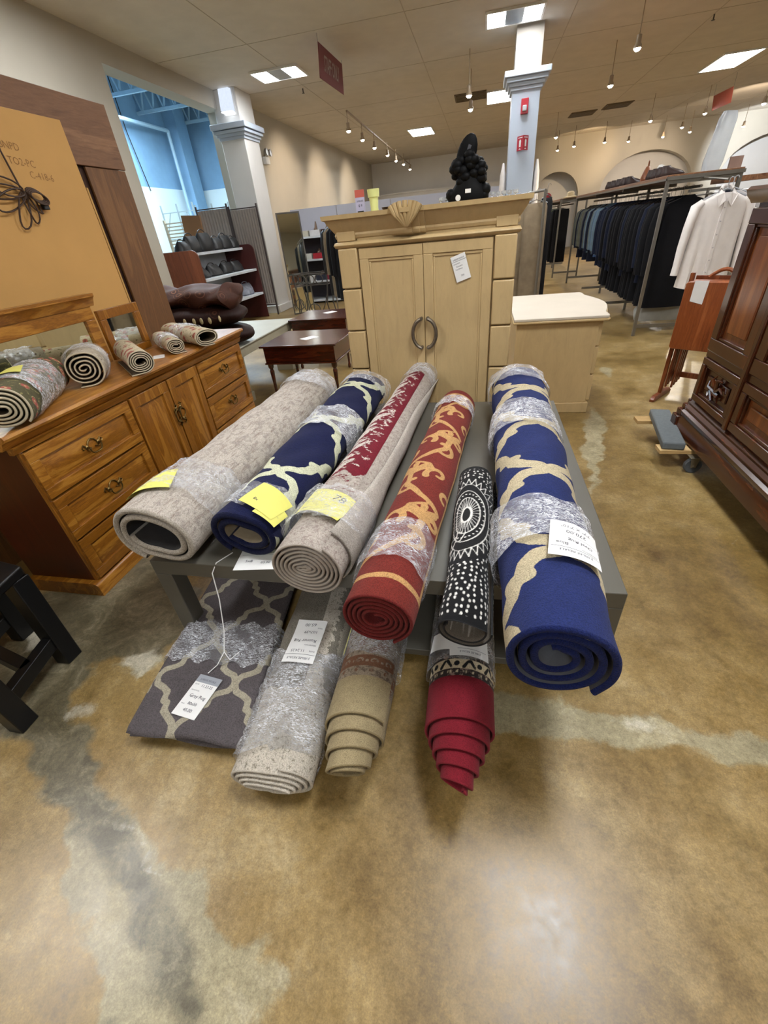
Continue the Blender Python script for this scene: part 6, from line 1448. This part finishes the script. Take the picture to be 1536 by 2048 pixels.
# ------------------------------------------------------------------ on the columns and walls
M['red'] = plain('alarm_red', (176, 24, 44), .35, .05); M['signred'] = plain('sign_maroon', (112, 34, 38), .6, .04, 4); M['orange'] = plain('sign_orange_brown', (150, 62, 40), .6); M['lamp_on'] = emit('bulb_glow', (1.0, .86, .66), BULB_E); M['lamp_cool'] = emit('bulb_white_glow', (1.0, .95, .92), BULB_E)
t = thing('fire_alarm', 'red fire alarm strobe high on the white column', 'alarm', (.63, 10.195, 3.0)); cz = ony(1049, 213, 10.2)
m = MB(); m.box(cz.x - .06, cz.x + .06, 10.15, 10.199, cz.z - .10, cz.z + .10); m.build('housing', M['red'], t, bevel=.006); m = MB(); m.box(cz.x - .035, cz.x + .035, 10.12, 10.15, cz.z - .07, cz.z + .01); m.build('strobe_lens', M['hangp'], t, bevel=.012)
t = thing('extinguisher_sign', 'red V shaped fire extinguisher sign on the white column', 'sign', (.63, 10.19, 2.6)); cz = ony(1045, 287, 10.2)
for s in (-1, 1):
    m = MB(); V = [(cz.x, 10.08, cz.z - .10), (cz.x + s * .095, 10.195, cz.z - .10), (cz.x + s * .095, 10.195, cz.z + .10), (cz.x, 10.08, cz.z + .10)]; m.add(V + [(x, y + .006, z) for x, y, z in V], [(0, 1, 2, 3), (7, 6, 5, 4), (0, 3, 7, 4), (1, 5, 6, 2), (0, 4, 5, 1), (3, 2, 6, 7)])
    o = m.build('sign_face', M['red'], t, smooth=0, recalc=True)
    q = MB(); mp = lambda u, v: (cz.x + s * .095 * u, 10.08 + .115 * u - .003, cz.z + v)
    q.add([mp(.36, -.05), mp(.64, -.05), mp(.66, .03), mp(.56, .05), (mp(.44, .05)), mp(.34, .03)], [(0, 1, 2, 3, 4, 5)]); q.add([mp(.15, .07), mp(.85, .07), mp(.85, .08), mp(.15, .08)], [(0, 1, 2, 3)]); q.add([mp(.3, -.085), mp(.7, -.085), mp(.5, -.065)], [(0, 1, 2)]); q.build('pictogram', M['paper'], o, smooth=0)
for s, x, la in ((-1, .33, 'white garment hanging on the left side of the white column'), (1, .93, 'white garment hanging on the right side of the white column')):
    m = MB(); m.loft([(x, 10.4, 1.2, .075, .16), (x, 10.4, 1.7, .065, .17), (x, 10.4, 2.12, .05, .19), (x, 10.4, 2.22, .03, .12), (x, 10.4, 2.30, .018, .04)], 16, p=2.4); m.item('hanging_blouse', M['shirt'], la, 'garment')
t = thing('emergency_light', 'twin head emergency light on the wall beside the left column', 'emergency light', (-5.2, 11.75, 3.1)); 
P = onx(531, 312, -5.2); m = MB(); m.box(-5.248, -5.15, P.y - .11, P.y + .11, P.z - .16, P.z - .02); m.build('battery_box', M['frame'], t, bevel=.01)
for s in (-1, 1): m = MB(); m.lathe([(.03, 0), (.065, .03), (.07, .08), (.001, .085)], (-5.17, P.y + s * .11, P.z + .06), 14, 0, 'x'); m.tube([(-5.2, P.y + s * .05, P.z - .03), (-5.17, P.y + s * .11, P.z + .06)], .012); m.build('lamp_head', M['hang'], t)
t = thing('wall_light', 'glowing white wall light above the capital of the left column', 'wall light', (-4.98, 10.59, 3.86))
m = MB(); m.prism([(10.595, 3.64), (10.44, 3.66), (10.50, 4.0 - .02), (10.595, 3.98)], -5.10, -4.88, 'x'); m.build('shade', emit('wall_light_glow', (.72, .80, .95), .35), t, smooth=0, recalc=True)
m = MB(); m.box(-5.10, -4.88, 10.45, 10.59, 3.63, 3.645); m.build('lower_diffuser', emit('wall_light_bottom', (.9, .95, 1), 1.2), t)
m = MB(); m.box(-5.13, -4.85, 10.595, 10.6, 3.6, 3.995); m.build('back_plate', M['frame'], t)
# hanging signs
def hang_sign(name, lab, pts, mat, txt):
    t = thing(name, lab, 'sign', pts[0]); a, b_, c_, d_ = [Vector(p) for p in pts]; nrm = (b_ - a).cross(d_ - a).normalized() * .008
    m = MB(); m.add([a, b_, c_, d_, a + nrm, b_ + nrm, c_ + nrm, d_ + nrm], [(3, 2, 1, 0), (4, 5, 6, 7), (0, 1, 5, 4), (1, 2, 6, 5), (2, 3, 7, 6), (3, 0, 4, 7)]); o = m.build('board', mat, t, smooth=0, recalc=True)
    for p_ in (c_, d_):
        if HC - p_.z > .03: m = MB(); m.tube([p_, (p_.x, p_.y, HC)], .004, 5); m.build('hanging_wire', M['hang'], t)
    if txt:
        vs, fs = text_mesh(txt, 1, 'CENTER', .01); w_ = max(x for x, y in vs) - min(x for x, y in vs); L = (b_ - a).length; ex = (b_ - a).normalized(); ey = (d_ - a).normalized(); s_ = L * .62 / w_; mid = (a + c_) / 2
        for sg in (1, -1):
            q = MB(); off = nrm * (1.5 if sg > 0 else -.5); q.add([mid + ex * (x * s_ * (1)) * sg2 + ey * (y * s_ * 1.9) + off for x, y in vs] if False else [mid + ex * (x * s_) * (-sg * SGN[0]) + ey * (y * s_ * 1.9) + off for x, y in vs], fs if True else fs); q.build('lettering', M['louvre_t'], o, smooth=0)
    return t
M['louvre_t'] = plain('pale_grey_lettering', (168, 150, 146), .6); SGN = [-1]
Ys = (8.95, 10.1); X_ = -2.55
hang_sign('hanging_sign', 'maroon STAFF ONLY sign hanging from the ceiling left of centre', [(onx(640, 160, X_).x, onx(640, 160, X_).y, onx(642, 158, X_).z), (X_, onx(687, 190, X_).y, onx(687, 190, X_).z), (X_, onx(683, 128, X_).y, onx(683, 128, X_).z), (X_, onx(635, 83, X_).y, onx(635, 83, X_).z)], M['signred'], 'STAFF ONLY')
X2 = 6.2; hang_sign('hanging_sign', 'orange brown sign hanging from the ceiling at the upper right', [(X2, onx(1424, 222, X2).y, onx(1424, 222, X2).z), (X2, onx(1462, 205, X2).y, onx(1462, 205, X2).z), (X2, onx(1468, 172, X2).y, onx(1468, 172, X2).z), (X2, onx(1428, 192, X2).y, onx(1428, 192, X2).z)], M['orange'], None)
# air vents and sprinklers
for i, (x, y) in enumerate(((-.42, 14.55), (3.0, 19.4), (3.9, 18.8))):
    m = MB(); m.box(x - .38, x + .38, y - .4, y + .4, HC - .02, HC)
    for k_ in range(6): m.box(x - .34, x + .34, y - .36 + k_ * .125, y - .30 + k_ * .125, HC - .035, HC - .02)
    m.item('air_vent', plain('brown_grille_%s' % 'abc'[i], (104, 90, 68), .7), ('brown ceiling vent beside the bright light left of the white column', 'brown ceiling vent far back, left of a pair', 'brown ceiling vent far back, right of a pair')[i], 'vent')
for p_, la in (((606, 181), 'small sprinkler head below the hanging maroon sign'), ((1428, 33), 'small sprinkler head near the upper right corner')):
    P = onz(*p_, 3.97); m = MB(); m.tube([(P.x, P.y, 4.0), (P.x, P.y, 3.93)], .012); m.lathe([(.001, 3.925), (.03, 3.925), (.03, 3.93), (.001, 3.93)], (P.x, P.y, 0), 12); m.item('sprinkler_head', M['iron'], la, 'sprinkler')
# track lighting
M['brz'] = plain('beige_track_metal', (150, 132, 108), .4)
def head_(t, P, on, top=None):
    m = MB(); m.tube([(P.x, P.y, top or P.z + .32), (P.x, P.y, P.z + .14)], .007, 8); m.lathe([(.02, .14), (.036, .13), (.036, .05), (.055, .02), (.058, -.01), (.050, -.01)], P, 14); o = m.build('lamp_head', M['brz'], t)
    m = MB(); m.sphere((P.x, P.y, P.z - .005), .048, 12, sc=(1, 1, .8)); m.build('bulb', M['lamp_cool'] if on else M['lamp_on'], o)
t = thing('track_light', 'ceiling track of seven small lamps running toward the back on the left', 'track light', (-3.1, 18, 3.7), group=None)
A1, A2 = onz(693, 222, 3.78), onz(822, 331, 3.78); m = MB(); m.bar(A1, A2, .035); m.build('track', M['brz'], t)
for i, p_ in enumerate(((697, 261), (725, 279), (749, 295), (775, 310), (792, 321), (807, 328), (820, 338))):
    P = onx(p_[0], p_[1], -3.12); head_(t, P, i in (1, 3, 5))
names = ['lone bright spot lamp hanging left of the white column', 'brightest spot lamp near the top of the picture at the right', 'small spot lamp below the brightest one at the right']
for i, p_ in enumerate(((938, 190), (1275, 95), (1221, 170))): t = thing('spot_lamp', names[i], 'spot lamp', onz(*p_, 3.4)); head_(t, onz(*p_, 3.4), i < 2, HC)
t = thing('spot_lamp', 'small warm spot lamp just under the lone bright one left of the column', 'spot lamp', onz(941, 218, 3.4)); head_(t, onz(941, 218, 3.4), False, HC)
for i, p_ in enumerate(((1112, 274), (1115, 300), (1148, 292), (1209, 284), (1257, 282), (1301, 241), (1326, 273), (1364, 254), (1380, 263), (1410, 226), (1487, 252), (1528, 206))):
    P = onz(*p_, 3.42); t = thing('spot_lamp', 'small spot lamp far back before the arches, %s counted from the left' % (ORD[i] if i else 'first'), 'spot lamp', P, group='far spot lamps before the arches'); head_(t, P, i in (2, 3, 9, 11), HC)
for P, to, pw, c_ in ((Vector((-3.12, 13.5, 3.5)), (-5.2, 13.8, 2.2), SPOT_W, (1, .80, .60)), (Vector((-3.12, 16.5, 3.5)), (-5.2, 16.8, 2.2), SPOT_W, (1, .80, .60)), (Vector((-3.12, 20, 3.5)), (-5.2, 20.4, 2.2), SPOT_W, (1, .82, .64)),
                      (Vector((4.3, 22.1, 3.3)), (3.9, 24.2, 3.4), SPOT_W * .6, (1, .72, .42)), (Vector((6.2, 21.5, 3.3)), (6.0, 24.6, 2.4), SPOT_W, (1, .80, .62)), (Vector((9.2, 21.5, 3.3)), (10.6, 24.6, 2.6), SPOT_W * 3, (.86, .92, 1)), (Vector((7.4, 17.8, 3.3)), (9.0, 24.2, 3.0), SPOT_W * 1.5, (1, .8, .6)),
                      (Vector((2.2, 9.9, 3.35)), (1.6, 11.5, 0.0), SPOT_W * 1.6, (1, .86, .66)), (Vector((-.35, 11.2, 3.35)), (-1.2, 10.2, 0), SPOT_W, (1, .86, .66)), (Vector((2.4, 18.5, 3.4)), (2.4, 18.6, 0), SPOT_W * 1.5, (1, .76, .5)), (Vector((5.0, 12.5, 3.4)), (2.8, 9.5, .8), SPOT_W * 1.5, (1, .9, .76))):
    spot('track_beam', P, to, pw, c_, 85)
